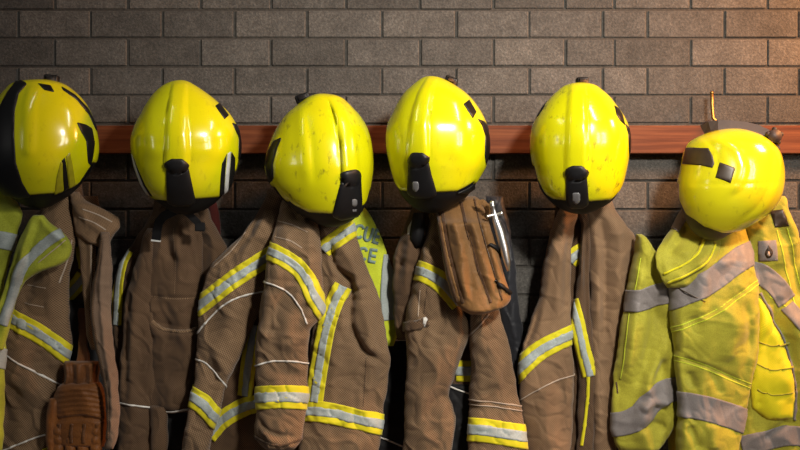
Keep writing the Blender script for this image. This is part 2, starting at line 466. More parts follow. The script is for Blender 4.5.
M['bag'] = cloth_mat('tan_bag_cloth', (0.15, 0.072, 0.022), (0.26, 0.132, 0.044), weave=False, rough=0.6, dirt=0.35, bstr=0.3)
M['bag_dark'] = cloth_mat('dark_zip_tape', (0.045, 0.02, 0.008), (0.10, 0.046, 0.018), weave=False, rough=0.6)
M['chrome'] = plain_mat('chrome', (0.8, 0.8, 0.79), 0.34, 1.0, 0.05)
M['brass'] = plain_mat('brass', (0.36, 0.21, 0.06), 0.45, 1.0)
M['red'] = cloth_mat('red_webbing', (0.03, 0.004, 0.003), (0.07, 0.007, 0.005), weave=False)

def brick_mats():
    m, nt, b = new_mat('grey_brick'); obj = N(nt, 'ShaderNodeTexCoord').outputs['Object']
    rnd = N(nt, 'ShaderNodeNewGeometry').outputs['Random Per Island']
    base = ramp(nt, rnd, [(0.0, (0.066, 0.062, 0.056)), (0.35, (0.084, 0.079, 0.072)), (0.7, (0.098, 0.092, 0.084)), (1.0, (0.114, 0.105, 0.094))])
    n1 = tex_noise(nt, 16, 5, obj); n2 = tex_noise(nt, 170, 4, obj, 0.7)
    v = N(nt, 'ShaderNodeTexVoronoi'); v.inputs['Scale'].default_value = 190; nt.links.new(obj, v.inputs['Vector'])
    pits = ramp(nt, v.outputs[0], [(0.06, (0.5, 0.48, 0.46)), (0.22, (1, 1, 1))])
    c = mix(nt, 1.0, base, ramp(nt, n1, [(0.3, (0.68,)*3), (0.7, (1.15,)*3)]), 'MULTIPLY')
    c = mix(nt, 1.0, c, ramp(nt, n2, [(0.3, (0.5,)*3), (0.55, (1.0,)*3), (0.72, (1.6,)*3)]), 'MULTIPLY')
    c = mix(nt, 0.6, c, pits, 'MULTIPLY'); nt.links.new(c, b.inputs['Base Color'])
    b.inputs['Roughness'].default_value = 0.8
    bump(nt, b, math_n(nt, 'ADD', n2, math_n(nt, 'MULTIPLY', n1, 0.8)), 0.55, 0.004)
    m2, nt, b = new_mat('dark_mortar'); obj = N(nt, 'ShaderNodeTexCoord').outputs['Object']
    n = tex_noise(nt, 120, 4, obj); nt.links.new(ramp(nt, n, [(0.3, (0.036, 0.033, 0.029)), (0.7, (0.072, 0.066, 0.058))]), b.inputs['Base Color'])
    b.inputs['Roughness'].default_value = 0.95; bump(nt, b, n, 0.5, 0.003)
    return m, m2
def wood_mat():
    m, nt, b = new_mat('red_brown_timber'); obj = N(nt, 'ShaderNodeTexCoord').outputs['Object']
    mp = N(nt, 'ShaderNodeMapping'); mp.inputs['Scale'].default_value = (1.3, 12, 26); nt.links.new(obj, mp.inputs[0])
    n1 = tex_noise(nt, 2.2, 6, mp.outputs[0], 0.6); mp2 = N(nt, 'ShaderNodeMapping'); mp2.inputs['Scale'].default_value = (4, 60, 210); nt.links.new(obj, mp2.inputs[0])
    n2 = tex_noise(nt, 1.0, 3, mp2.outputs[0])
    c = ramp(nt, n1, [(0.25, (0.075, 0.020, 0.008)), (0.5, (0.155, 0.046, 0.017)), (0.72, (0.225, 0.078, 0.030))])
    c = mix(nt, 0.5, c, ramp(nt, n2, [(0.35, (0.5, 0.45, 0.4)), (0.6, (1, 1, 1))]), 'MULTIPLY')
    nt.links.new(c, b.inputs['Base Color']); b.inputs['Roughness'].default_value = 0.6; b.inputs['Specular IOR Level'].default_value = 0.2
    bump(nt, b, n2, 0.15, 0.001); return m

# ------------------------------------------------------------------ the setting
def structure(o): o['kind'] = 'structure'; return o
mbrick, mmortar = brick_mats()
JA = [-346, -273, -200, -127, -54, 19, 91, 163, 235, 307, 382, 456, 529, 602, 647, 724, 798, 871, 944, 1017, 1090, 1163]
JB = [-309, -236, -163, -90, -17, 55, 128, 201, 271, 346, 420, 493, 565, 614, 690, 767, 840, 913, 986, 1059, 1132]
def build_wall():
    mb = MB(); x0, x1 = (-320-400)*S0, (1130-400)*S0
    mb.box((x0, 0.0, 0.0), (x1, 0.12, 2.75))
    nm = len(mb.f)
    pitch = 28.5; r = 0
    for k in range(-17, 20):
        ytop = 10 + pitch*k; ybot = ytop+pitch
        zt = CAM_Z+(225-ytop)*S0; zb = CAM_Z+(225-ybot)*S0
        if zt > 2.745 or zb < 0.005: continue
        J = JA if k % 2 == 0 else JB
        for a, b in zip(J[:-1], J[1:]):
            X0, X1 = (a-400)*S0+0.0026, (b-400)*S0-0.0026
            if X0 < x0 or X1 > x1: continue
            j = lambda s: random.uniform(-s, s)
            mb.box((X0+j(.0012), -0.004+j(.0010), zb+0.0026+j(.0008)), (X1+j(.0012), 0.004, zt-0.0026+j(.0008)), 0.0024)
    me_o = mb.build('wall_back', mmortar, smooth=False)
    me_o.data.materials.append(mbrick)
    me_o.data.polygons.foreach_set('material_index', [0]*nm+[1]*(len(me_o.data.polygons)-nm))
    return structure(me_o)
build_wall()
fl = MB(); fl.box(((-320-400)*S0, -4.4, -0.1), ((1130-400)*S0, 0.0, 0.0))
structure(fl.build('floor', plain_mat('grey_concrete_floor', (0.16, 0.15, 0.14), 0.6, nscale=12), smooth=False))

# rail
RD = 0.042
rail = thing('coat_rail', 'red-brown wooden rail fixed along the brick wall behind the helmets', 'rail', W(400, 139, 0.0))
rb = MB(); z0, z1 = W(0, 153.5, RD).z, W(0, 125.5, RD).z
rb.box((-2.0, -RD, z0), (2.0, -0.0045, z1), 0.002)
rb.build('board', wood_mat(), rail, smooth=False)
HOOKX = [52, 186, 314, 440, 582, 0]
def hook(px, py):
    h = MB(); b = W(px, py, RD)
    h.tube([b+Vector((0, 0.004, 0)), b+Vector((0, -0.004, 0))], 0.016, 18)
    pts = []
    for i in range(15):
        a = i/14*math.pi*0.5
        pts.append(b+Vector((0, -0.004-0.055*math.sin(a), 0.03*(1-math.cos(a)))))
    pts.append(pts[-1]+Vector((0, -0.004, 0.016)))
    h.tube(pts, 0.0045, 10); h.ball(pts[-1], 0.0065); h.build('hook', M['brass'], rail)
for x in (50, 186, 318, 440, 580): hook(x, 140)
h = MB(); b = W(717, 131, RD)
h.tube([b+Vector((0, 0.004, 0)), b+Vector((0, -0.004, 0))], 0.014, 18)
tip = W(711.8, 93, 0.05)
h.tube([b, b+Vector((0, -0.014, -0.004)), b+Vector((0, -0.024, 0.012)), W(713, 118, 0.052), W(712, 105, 0.051), tip], 0.0042, 10)
h.ball(tip, 0.0052); h.build('hook', M['brass'], rail, label='tall brass hook rising above the rail')

# ------------------------------------------------------------------ helmets
HD, HT, HB = 0.205, 0.118, 0.062
def shell_grid(body, edge, off=0.0055, back=0.75, nc=96, nr=64, lo=0.0008):
    """outer shell from the crown down to the edge line (points left to right in photo pixels)"""
    ex = np.array([p[0] for p in edge], float); ey = np.array([p[1] for p in edge], float)
    ex, ey = body.unproj(ex, ey)
    ths = np.linspace(-back, math.pi+back, nc); yy = np.linspace(body.y1-0.5, body.y0+2, 500)
    V = []; B = []
    for th in ths:
        if th < 0: yb = ey[0]
        elif th > math.pi: yb = ey[-1]
        else:
            _, px, _ = body.pos(np.full(yy.shape, th), yy)
            ok = np.where(yy <= np.interp(px, ex, ey))[0]; yb = yy[ok[0]] if len(ok) else body.y0+4
        ph = np.linspace(0.03, math.pi, nr); ymid = (body.y0+yb)/2
        H = (body.y1-body.y0)/2; c0 = math.acos(1-(0.05)/H); c1 = math.acos(np.clip(1-(yb-body.y0)/H, -1, 1))
        y = body.y0+H*(1-np.cos(np.linspace(c0, c1, nr)))
        o = np.full(nr, off); o[-1] = off*0.45; o[-2] = off*0.85
        V.append(body.lift(np.full(nr, th), y, o)); B.append(body.lift(np.full(nr, th), y, np.full(nr, lo)))
    V = np.array(V).reshape(-1, 3); B = np.array(B).reshape(-1, 3)
    F = [(i*nr+j, i*nr+j+1, (i+1)*nr+j+1, (i+1)*nr+j)[::-1] for i in range(nc-1) for j in range(nr-1)]
    return slab(V, B, F)
OFF = 0.0055
def helmet(label, egg, rows, edge, folds=(), shell='shell', core='black_matt', group=None, d=HD, t=HT, tb=HB):
    body = Body([(r[0], r[1]+1.8, r[2]-1.8) for r in rows], d, t, tb, n=2.0, wr=0, egg=(egg[0]+1.8, *egg[1:]), folds=folds, nth=72, wob=0)
    c = (egg[2]+egg[3])/2
    th = thing('fire_helmet', label, 'helmet', W(c, egg[1], d), 'helmets hung along the rail')
    q = lambda y: 2.6-2.2*np.clip((y-egg[0])/(egg[1]-egg[0])*1.6-0.5, 0, 1)
    inner = Body([(r[0], r[1]+q(r[0]), r[2]-q(r[0])) for r in rows], d, t-0.0015, tb, n=2.0, wr=0, egg=(egg[0]+3, egg[1]+.6, egg[2], egg[3]), nth=72, wob=0)
    inner.build('rim', M[core], th, 'black rim and inner shell')
    V, F = shell_grid(body, edge); link_mesh('shell', V, F, M[shell], th)
    return th, body
def sticker(h, poly, m='sticker', name='sticker', rnd=1, th=0.0018, label=None):
    return patch(h[1], name, poly, M[m], h[0], OFF, th, rnd*0.8, 1.5, label, lo=OFF*0.6)
def tab(h, poly, badge=None):
    o = patch(h[1], 'rear_tab', poly, M['black'], h[0], OFF, 0.0045, 1.4, 2.0, 'black plastic tab at the back', bulge=0.0012, lo=0.0)
    if badge: patch(h[1], 'badge', badge, M['badge'], o, OFF+0.0052, 0.0014, 1, 2, lo=OFF)
def crest_clip(h, px, py, w, hgt, d, tilt=0.0):
    mb = MB(); s = scale(d); c = W(px, py, d)
    mb.box((c.x-w*s/2, c.y-0.012, c.z-hgt*s/2), (c.x+w*s/2, c.y+0.012, c.z+hgt*s/2), 0.003)
    mb.box((c.x-w*s*0.3, c.y-0.015, c.z-hgt*s*0.2), (c.x+w*s*0.3, c.y-0.010, c.z+hgt*s*0.35), 0.0015)
    r = math.radians(tilt); v = []
    for p in mb.v:
        x, z = p[0]-c.x, p[2]-c.z; v.append((c.x+x*math.cos(r)-z*math.sin(r), p[1], c.z+x*math.sin(r)+z*math.cos(r)))
    mb.v = v; mb.build('visor_clip', M['black'], h[0])

# first helmet, far left
H1 = helmet('yellow helmet at the far left with broad black band down its back', (80, 208, 42, 40),
    [(84, 18, 60), (92, 6, 74), (101, -1, 83), (110, -6, 89), (120, -10, 93), (130, -12, 96), (142, -13, 98), (153, -13, 98), (165, -11, 95), (176, -7, 88), (186, 0, 80), (196, 9, 69), (203, 20, 57)],
    [(-14, 178), (0, 190), (20, 195), (31, 194.5), (59, 192.5), (75, 185), (84, 170), (90, 166), (98, 163)],
    folds=[([(36, 86), (30, 110), (29, 150)], ((6, 5), 3), 0.003, 'band'), ([(55, 96), (72, 118), (74, 150)], 9, 0.003), ([(70, 158), (80, 176)], 6, -0.002)])
sticker(H1, [(23, 82.5), (28, 86), (20, 95), (16, 112), (15.5, 137), (17, 162), (23, 181), (31, 195), (20, 197), (4, 193), (-6, 178), (-8, 150), (-5, 128), (0, 111), (9, 94), (17, 84)], 'black', 'back_band', 1, 0.003, 'wide black band')
sticker(H1, [(38, 85.2), (50, 87), (54, 94), (43.5, 91.5)])
sticker(H1, [(75.5, 123), (84, 125), (90, 129), (92.6, 143), (90.8, 157), (89, 165), (86, 162), (84.5, 141), (79, 131)], name='side_sticker')
for poly, m in (([(54, 193), (56, 176), (60, 161), (62, 162), (62, 190)], 'olive'), ([(61, 160), (64, 157), (66, 170), (67.5, 186), (63, 190), (62, 172)], 'sticker'), ([(65, 156), (69, 152), (72, 170), (74, 184), (68, 187)], 'olive')):
    sticker(H1, poly, m, 'stripe_sticker', 0)
sticker(H1, [(60, 88), (74, 96.5), (86, 109), (94, 125), (96.5, 134), (93.5, 130), (86.5, 115), (75, 101), (62, 92)], 'black', 'edge_band', 1, .002)
crest_clip(H1, 51.5, 80, 14, 10, 0.205, -6)
# second
H2 = helmet('yellow helmet second from left with silver striped stickers on its sides', (80.5, 214, 181, 184),
    [(86, 165, 194), (92, 157, 203.5), (99, 151, 213), (107, 146, 222), (114, 142.6, 229), (123, 137.5, 235), (131, 134.5, 238.5), (140, 132, 240), (153, 132.6, 240), (165, 135.2, 237), (176, 138.6, 234.5), (188, 144, 229), (198, 153, 221), (207, 164, 210)],
    [(131, 152), (138, 176), (145, 192), (153, 199), (169, 200.5), (195, 198.5), (217, 197), (227, 189), (233, 178), (241, 172)],
    folds=[([(180, 82), (177, 120), (177, 160)], ((6, 10), 1.4), 0.0085, 'band'), ([(152, 100), (150, 130), (158, 160)], 8, 0.003), ([(205, 95), (215, 130), (212, 165)], 10, 0.003), ([(136, 140), (170, 146)], 3, -0.0012), ([(192, 146), (236, 140)], 3, -0.0012)])
tab(H2, [(167, 163), (171.5, 158.5), (184, 158.5), (188, 165), (195.5, 200), (190, 204), (175, 204), (168, 201)])
sticker(H2, [(214, 107.5), (218, 104.5), (227, 116.5), (223, 120.5)], rnd=0)
sticker(H2, [(230, 123.5), (236, 126), (241, 134), (242, 158), (238.5, 172), (236, 161), (236.5, 138)], name='side_sticker')
for poly, m in (([(218, 194), (219, 176), (220.5, 163), (225, 153.5), (223.5, 172), (222.2, 193)], 'sticker'), ([(222.4, 193), (224, 172), (226, 153), (229, 151.5), (227.6, 170), (226, 190)], 'white_sticker'), ([(226.3, 190), (228, 170), (229.6, 151.5), (233, 157), (232.5, 172), (230, 185)], 'sticker'),
                ([(132.5, 152), (136, 166), (142, 183), (148, 193), (144, 192), (137, 178), (133, 164)], 'sticker'), ([(134, 154), (138.5, 168), (145, 184), (151, 194), (148.3, 193), (142.3, 183), (136.4, 167)], 'white_sticker'), ([(136, 157), (140, 168), (147, 184), (154, 195), (151.5, 194), (145.3, 184), (139, 168)], 'sticker')):
    sticker(H2, poly, m, 'stripe_sticker', 0)
st = MB()
def ribbon(mb, pts, w, th):
    """flat strap through world points, facing the room"""
    v = []; f = []; n = len(pts)
    for i, p in enumerate(pts):
        t = (pts[min(i+1, n-1)]-pts[max(i-1, 0)]).normalized(); a = t.cross(Vector((0, 1, 0))).normalized(); nn = a.cross(t).normalized()
        for sx, sy in ((-1, -1), (1, -1), (1, 1), (-1, 1)): v.append(p+a*sx*w/2+nn*sy*th/2)
    for i in range(n-1):
        for k in range(4): f.append((i*4+k, i*4+(k+1) % 4, (i+1)*4+(k+1) % 4, (i+1)*4+k))
    f += [(0, 1, 2, 3), tuple(range(4*n-1, 4*n-5, -1))]; mb.add(v, f)
ribbon(st, [W(180, 208, .20), W(172, 212, .195), W(164, 216, .185), W(159, 222, .175), W(157, 231, .165), W(156, 241, .16)], 0.022, 0.003)
o = st.build('chin_strap', M['black_matt'], H2[0], smooth=False)
tp = MB(); ribbon(tp, [W(156.1, 239.6, .1595), W(155.9, 241.6, .1595)], 0.0235, 0.005); tp.build('strap_tip', M['white_sticker'], o, smooth=False)
st = MB(); ribbon(st, [W(184, 211, .20), W(190, 215, .19), W(197, 222, .18), W(203, 230, .17)], 0.017, 0.003)
c = W(200, 226, .174); st.box((c.x-.012, c.y-.006, c.z-.013), (c.x+.012, c.y+.005, c.z+.009), .002)
st.build('strap_buckle', M['black_matt'], H2[0], smooth=False)
# third
H3 = helmet('scuffed yellow helmet third from left leaning to the left', (94, 226.5, 322, 331),
    [(98, 310, 339), (104, 300.5, 348), (110, 293, 354), (116, 286, 359.5), (126, 279, 366), (137, 273, 370), (147, 269, 372), (157, 266.5, 373), (171, 265.8, 373), (184, 270, 371), (194, 277, 369), (204, 286.5, 366.5), (213, 297.5, 361.5), (220, 311, 353)],
    [(264, 178), (270, 180), (274, 187), (278, 186), (289, 201.5), (291.5, 198.5), (296, 205), (310, 212), (334, 213.5), (359, 208), (367, 203), (375, 192)],
    folds=[([(320, 96), (303, 112), (304, 140), (309, 186)], 5.5, 0.004), ([(305, 112), (312, 145), (315, 186)], 3, -0.002), ([(327, 95), (334, 118), (340, 145), (343, 178)], 2.6, -0.0022), ([(332, 95), (341, 116), (348, 145), (350, 176)], ((5, 7), 1.4), 0.007, 'band')], shell='shell_worn')
tab(H3, [(341, 176), (344, 171), (355, 169), (358.5, 174), (360, 208), (356, 215), (340, 218), (332, 214)], [(349.5, 197.5), (354, 197.5), (354.4, 203), (352, 205.6), (349.6, 203)])
sticker(H3, [(349.8, 206.8), (354.2, 206.6), (354, 209.6), (350, 209.8)], 'badge', 'badge', 0, 0.008)
sticker(H3, [(282.5, 138.5), (275.5, 142), (270, 152), (267.5, 163), (269, 174), (271.5, 183), (275.5, 178), (275, 164), (279, 149), (283, 140)], name='side_sticker')
crest_clip(H3, 303, 98.5, 15, 9, 0.205, 20)
# fourth
H4 = helmet('yellow helmet above the tan bag with glossy sides and black back tab', (76.5, 212.5, 430, 431),
    [(82, 418, 446.5), (88, 410.5, 457), (94, 404, 465.5), (101, 399, 472.5), (109, 395, 478.5), (120, 389.6, 484.5), (131, 386.3, 487.8), (144, 386, 489), (154, 387.3, 488.6), (165, 390, 486.5), (177, 393, 480.5), (187, 396.5, 475), (197, 402, 467), (205, 410, 453.5)],
    [(385, 172), (393, 181), (398, 187), (402, 190.5), (409, 191), (436, 192), (456, 191), (466, 186), (472, 182), (474, 184), (480, 174), (489, 160)],
    folds=[([(433, 78), (424, 100), (419, 130), (418, 155)], ((4, 9), 1.4), 0.0085, 'band'), ([(405, 96), (400, 130), (402, 165)], 7, 0.003), ([(455, 92), (466, 130), (460, 165)], 10, 0.003), ([(440, 90), (446, 130), (444, 170)], 9, -0.0015)])
tab(H4, [(410, 158), (412.5, 152.5), (424, 152.5), (428, 158), (432, 175), (437, 193), (430, 197), (414, 196), (409, 192)], [(414.5, 180), (420, 180), (420.5, 187), (417.5, 190.5), (414.5, 187)])
sticker(H4, [(462, 105.6), (467.4, 101), (474.5, 113), (471, 119.4)], rnd=0)
sticker(H4, [(475.5, 119.5), (482, 122), (487, 128.5), (489.5, 146), (486, 158), (483.6, 165), (482.6, 156), (483.2, 136), (480, 126)], name='side_sticker')
sticker(H4, [(456, 192), (466, 187.5), (472, 183), (474, 187), (466, 192.5)], 'sticker', 'lower_sticker', 0)
crest_clip(H4, 451, 81, 13, 8, 0.195, -24)
# fifth
H5 = helmet('yellow helmet facing squarely away with marked central ridge, second from right', (83, 213.5, 580, 580),
    [(87, 565, 595), (92.5, 557, 603), (98, 551, 609), (105, 545, 614.5), (112, 540.3, 619.5), (119, 536, 624), (126, 532.6, 627), (137, 530.5, 629), (148, 530.3, 629), (159, 531.6, 627.6), (170, 533.8, 625.6), (181, 536.5, 623), (193, 542, 618), (202, 550, 611), (208.5, 560, 600)],
    [(529, 166), (537, 183), (548, 194.7), (554, 198.7), (567, 200), (588, 201), (609, 199.5), (616, 193), (623, 184), (630, 168)],
    folds=[([(578, 84), (577, 120), (577, 168)], ((6.5, 9.5), 1.4), 0.0085, 'band'), ([(552, 100), (545, 140), (550, 180)], 8, 0.0025), ([(605, 100), (613, 140), (608, 180)], 8, 0.0025)], shell='shell_worn')
tab(H5, [(567, 175), (567.5, 168), (571, 165.5), (582, 165.5), (586, 170), (588.5, 202), (583, 206), (571, 206), (567, 201)], [(573, 190.5), (580, 190.5), (580.4, 198), (577, 201.5), (573.3, 199)])
sticker(H5, [(548, 102), (542, 106.5), (538, 114), (536.5, 120), (540.5, 117), (546, 108.5)], rnd=0)
sticker(H5, [(612.5, 107), (617, 110), (620.5, 116), (623, 126), (618, 121.5), (614.5, 116)], rnd=0)
sticker(H5, [(623, 124), (629, 131), (630, 152), (627.5, 164), (626.5, 150), (626, 134)], name='side_sticker')
crest_clip(H5, 582, 81.5, 12, 8, 0.2, 0)
# sixth: a lighter rescue helmet lying tilted on its hook
H6 = helmet('lemon yellow rescue helmet at the far right with strap over its crown', (129, 240, 732, 714),
    [(133.5, 711, 751), (138, 698.5, 762), (143, 690, 769.5), (150, 685.5, 776), (157, 683, 779.5), (165, 681.5, 781.5), (175, 679.5, 782.5), (184, 677.5, 782), (194, 677.5, 780), (204, 679, 775), (213, 682, 767), (222, 686, 754), (229, 690, 741), (235, 696, 728)],
    [(679, 184), (681.5, 203), (688, 215), (704, 226), (722, 232.5), (736, 231), (764, 215.5), (778, 199), (783, 184)],
    folds=[([(700, 137), (712, 145), (719, 158), (716, 172)], 3, -0.003), ([(714, 141), (735, 150), (743, 167), (739, 183), (728, 194)], 4, 0.005), ([(735, 152), (748, 168), (742, 188), (728, 198)], 3, -0.002),
           ([(679, 184), (730, 184), (781, 182)], 1.6, -0.0016), ([(771, 150), (769, 180), (758, 203), (737, 221)], 3.2, -0.003), ([(778, 155), (776, 180), (765, 205), (745, 222)], 4, 0.003)], shell='shell_lemon', core='brown_strap', t=0.115)
sticker(H6, [(688, 148.5), (709.4, 149.5), (713.5, 157), (714.7, 164), (713, 168.5), (703, 166), (684.5, 164.5)], 'sticker_brown', rnd=0)
sticker(H6, [(721, 163), (735, 168.5), (730.7, 182.7), (716, 178)], 'sticker_brown', rnd=0)
sb = MB()
ribbon(sb, [W(x, y, dd) for x, y, dd in ((703, 129.5, .19), (710, 126, .205), (718, 125, .212), (730, 125.2, .216), (744, 126.8, .218), (756, 129.5, .22), (765, 133.5, .222), (772, 140, .226), (775, 150, .24))], 0.024, 0.008)
sb.build('crown_strap', M['brown_strap'], H6[0], 'brown strap over the crown', smooth=False)
kb = MB(); kc = W(773.5, 136.5, .24)
kb.tube([kc+Vector((0, .02, 0)), kc+Vector((0, -.016, 0))], 0.016, 18)
for a in range(5):
    an = a/5*2*math.pi+0.3; kb.ball((kc.x+.0165*math.cos(an), kc.y-.006, kc.z+.0165*math.sin(an)), (.0065, .010, .0065), 8, 6)
kb.tube([W(771, 141, .226), W(774, 147, .24), W(775, 153, .245)], [.011, .009, .006], 10)
kb.build('strap_knob', M['brown_strap'], H6[0])
kb = MB(); kc = W(709, 125, .185)
kb.ball(kc, (.015, .016, .0105)); kb.tube([W(703, 128, .185), W(709, 122.5, .185), W(716, 127, .19)], [.006, .008, .006], 10); kb.build('strap_clip', M['brown_strap'], H6[0])

# ------------------------------------------------------------------ coat helpers
def tape(body, part, pts, w, inner=0.42, y='yellow_tape', s='silver_tape'):
    band(body, 'yellow_stripe', pts, w, M[y], part, label='bright yellow stripe')
    band(body, 'silver_band', pts, w*inner, M[s], part, off=0.0024, thick=0.0014, label='silver reflective band')
def piping(body, part, pts, w=1.5, m='piping'):
    band(body, 'piping', pts, w, M[m], part, off=0.0004, thick=0.0022, label='thin pale piping')
def seam(body, part, pts, w=0.8, m='thread'):
    band(body, 'stitching', pts, w, M[m], part, off=0.0, thick=0.0010, label='stitched seam')
def neck(parent, x0, x1, y, d, m, yt=168):
    """collar pulled up over the hook, behind the helmet"""
    b = Body([(yt, (x0+x1)/2-9, (x0+x1)/2+9, 0.062), ((yt+y)/2, x0*0.6+x1*0.4-12, x1*0.6+x0*0.4+12, 0.065), (y, x0, x1, d)], d, 0.028, 0.024, wr=0.003, seed=int(x0), step=2.5, nth=40)
    return b.build('collar', M[m], parent)

G_COAT = 'fire coats hung along the rail'
# ---- hi-vis jacket over the first coat
t = thing('hi_vis_jacket', 'hi-vis lime jacket at the left edge draped over the first brown coat', 'jacket', W(15, 330, .17))
b = Body([(150, -28, 4, .10), (180, -28, 10, .12), (200, -28, 16, .15), (215, -28, 22), (230, -28, 18.5), (250, -28, 13), (272, -28, 6), (300, -28, 3), (345, -28, 5), (380, -28, 5), (460, -30, 2)], .185, .026, .016, wr=.004, seed=51, fine=.35, lean=5)
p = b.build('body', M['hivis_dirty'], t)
band(b, 'silver_band', [(-26, 236), (2, 240), (20, 244)], 17, M['silver_tape'], p)
band(b, 'silver_band', [(-26, 352), (0, 358), (8, 360)], 20, M['silver_tape'], p)
b = Body([(215, 34, 43), (222, 29, 49), (232, 24, 62), (240, 20, 69), (248, 17, 72), (256, 14, 70), (264, 12, 62), (272, 9.5, 40), (282, 7, 25), (295, 3, 18), (310, -3, 13), (328, -9, 9), (350, -16, 3)], .212, .020, .014, n=3.2, wr=.003, seed=52, fine=.35, lean=35, end=2, wob=.4,
         folds=[([(40, 220), (32, 240), (26, 262)], 3, -.006), ([(34, 222), (24, 250), (10, 285)], 5, .006), ([(20, 250), (8, 285), (-2, 320)], 3, -.006), ([(62, 240), (40, 250), (20, 280), (5, 310)], 5, -.004), ([(45, 226), (70, 246)], 4, .004)])
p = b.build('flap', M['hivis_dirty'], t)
band(b, 'silver_band', [(62, 233), (50, 240), (36, 252), (22, 268), (13, 290), (2, 325)], 10, M['silver_tape'], p)
seam(b, p, [(66, 240), (54, 250), (38, 263)], 1)
# ---- first coat
t = thing('fire_coat', 'brown fire coat hanging open at left, orange leather glove inside it', 'coat', W(60, 440, .09), G_COAT)
b = Body([(196, 46, 98, .055), (230, 48, 104), (270, 55, 108), (330, 50, 108), (470, 45, 112)], .055, .016, .02, wr=.004, seed=61)
p = b.build('body', M['brown_dark'], t)
tape(b, p, [(66, 297), (74, 288), (84, 276)], 15); band(b, 'yellow_stripe', [(79, 246), (80, 256), (83, 268)], 6, M['yellow_tape'], p)
neck(t, 48, 84, 205, .06, 'brown_dark')
b = Body([(300, 62, 112, .075), (330, 66, 106), (375, 60, 108), (470, 58, 110)], .082, .012, .012, wr=.002, seed=62)
b.build('lining', M['lining'], t, 'black lining')
b = Body([(194, 48, 72, .09), (215, 40, 75, .10), (240, 30, 76), (258, 23, 73), (275, 17.5, 69.5), (300, 9, 68.5), (320, 5, 69.5), (340, 2, 71), (380, -1, 64), (420, -3, 58), (470, -6, 54)], .115, .048, .035, wr=.006, seed=63, lean=8, step=1.4, nth=76,
         folds=[([(62, 200), (56, 260), (50, 320)], 9, .008), ([(46, 215), (38, 260), (22, 310)], 6, -.006), ([(70, 220), (66, 270), (62, 330)], 5, -.006), ([(20, 372), (50, 402), (60, 440)], 9, .007), ([(2, 380), (25, 410), (38, 460)], 8, -.006)])
p = b.build('sleeve', M['brown'], t, rot=6)
tape(b, p, [(5, 314), (13, 319), (38, 333), (56, 346), (72, 357)], 19)
piping(b, p, [(4, 353), (18, 362), (40, 375), (62, 386)]); piping(b, p, [(0, 452), (22, 443), (40, 436), (56, 431)])
seam(b, p, [(27, 285), (48, 288)]); seam(b, p, [(24, 303), (44, 307)]); seam(b, p, [(71, 240), (66, 262), (60, 283)], 1.3)
band(b, 'yellow_stripe', [(44, 452), (60, 447)], 7, M['yellow_tape'], p)
# open front: collar and the two edges of the placket
b = Body([(192, 70, 79, .10), (200, 71, 86, .11), (206, 72, 98), (213, 73, 112), (219, 74, 119), (226, 75, 120.5), (233, 77, 116), (240, 84, 111), (247, 99, 108)], .128, .024, .02, wr=.004, seed=64, end=5, lean=-40,
         folds=[([(74, 208), (95, 226), (112, 236)], 4, .005), ([(80, 202), (100, 212), (120, 220)], 4, -.004)])
p = b.build('collar', M['tan'], t, rot=25)
seam(b, p, [(82, 209), (98, 215), (112, 222)], 1.1); seam(b, p, [(79, 217), (95, 223), (106, 230)], 1.1)
b = Body([(226, 76, 96), (250, 79, 95.5), (275, 82, 95), (300, 84, 94), (325, 86, 94), (350, 92, 98)], .122, .016, .014, wr=.003, seed=65, end=5, folds=[([(91, 232), (91, 300)], 3, .004)])
p = b.build('front_edge', M['brown'], t); seam(b, p, [(91.5, 236), (91.5, 270), (90.5, 310)])
b = Body([(232, 101, 110), (248, 100, 110), (262, 98.5, 111), (285, 94, 112.5), (310, 92, 111, .165), (340, 95, 113.5, .18), (370, 101, 117, .198), (400, 106, 119.5, .2), (430, 108, 118.5, .2), (449, 105, 113, .2)], .158, .016, .014, wr=.004, seed=66, end=5,
         folds=[([(104, 240), (101, 290), (104, 340), (112, 400), (111, 440)], 3, .005)])
p = b.build('front_edge', M['webbing'], t, 'fluffy tan fastening edge')
band(b, 'edge_tape', [(101, 240), (98.5, 265), (94, 290), (92.5, 312), (96, 342), (103, 374), (108, 404), (107, 440)], 3, M['brown_dark'], p)
b = Body([(234, 94, 104), (270, 93, 102), (305, 90, 98), (335, 90, 97)], .108, .005, .005, wr=.001, seed=67, end=4); b.build('lining', M['lining'], t, 'black lining')
# glove
g = thing('leather_glove', 'orange-brown leather glove tucked inside the first coat', 'glove', W(80, 470, .14))
b = Body([(361, 64, 101), (367, 63.5, 101), (376, 65, 99), (386, 63, 100)], .158, .022, .016, wr=.003, seed=71, end=3,
         folds=[([(66+6*i, 363), (68+5.6*i, 374), (66+6*i, 386)], 1.6, (-.004 if i % 2 else .004)) for i in range(7)])
b.build('cuff', M['leather_dark'], g, 'gathered cuff')
fold = [([(54, 392+5*i), (80, 389+5*i), (108, 393+5*i)], 1.5, .0032) for i in range(6)] + [([(53, 420), (80, 417), (106, 421)], 2.2, -.005)]
b = Body([(382, 64, 100), (388, 58, 104), (398, 54, 107), (412, 52, 108), (426, 52.5, 107), (438, 54, 106), (447, 56, 104)], .166, .03, .02, wr=.002, seed=72, end=5, folds=fold)
V, F, UV = b.geometry(); mb = MB(); mb.add(V, F, UV)
for i in range(4):
    x = 58.5+12.5*i; ln = (488, 497, 495, 484)[i]
    fb = Body([(424, x-4.5, x+5), (436, x-6, x+6), (455, x-6, x+6), (475, x-5.6, x+5.6), (ln, x-4, x+4)], .178, .017, .016, n=2.1, wr=.002, seed=80+i, end=7, step=1.6, nth=30, wob=.3,
              folds=[([(x-5, 436+9*k), (x+5, 436+9*k)], 1.6, -.003) for k in range(5)])
    V, F, UV = fb.geometry(); mb.add(V, F, UV)
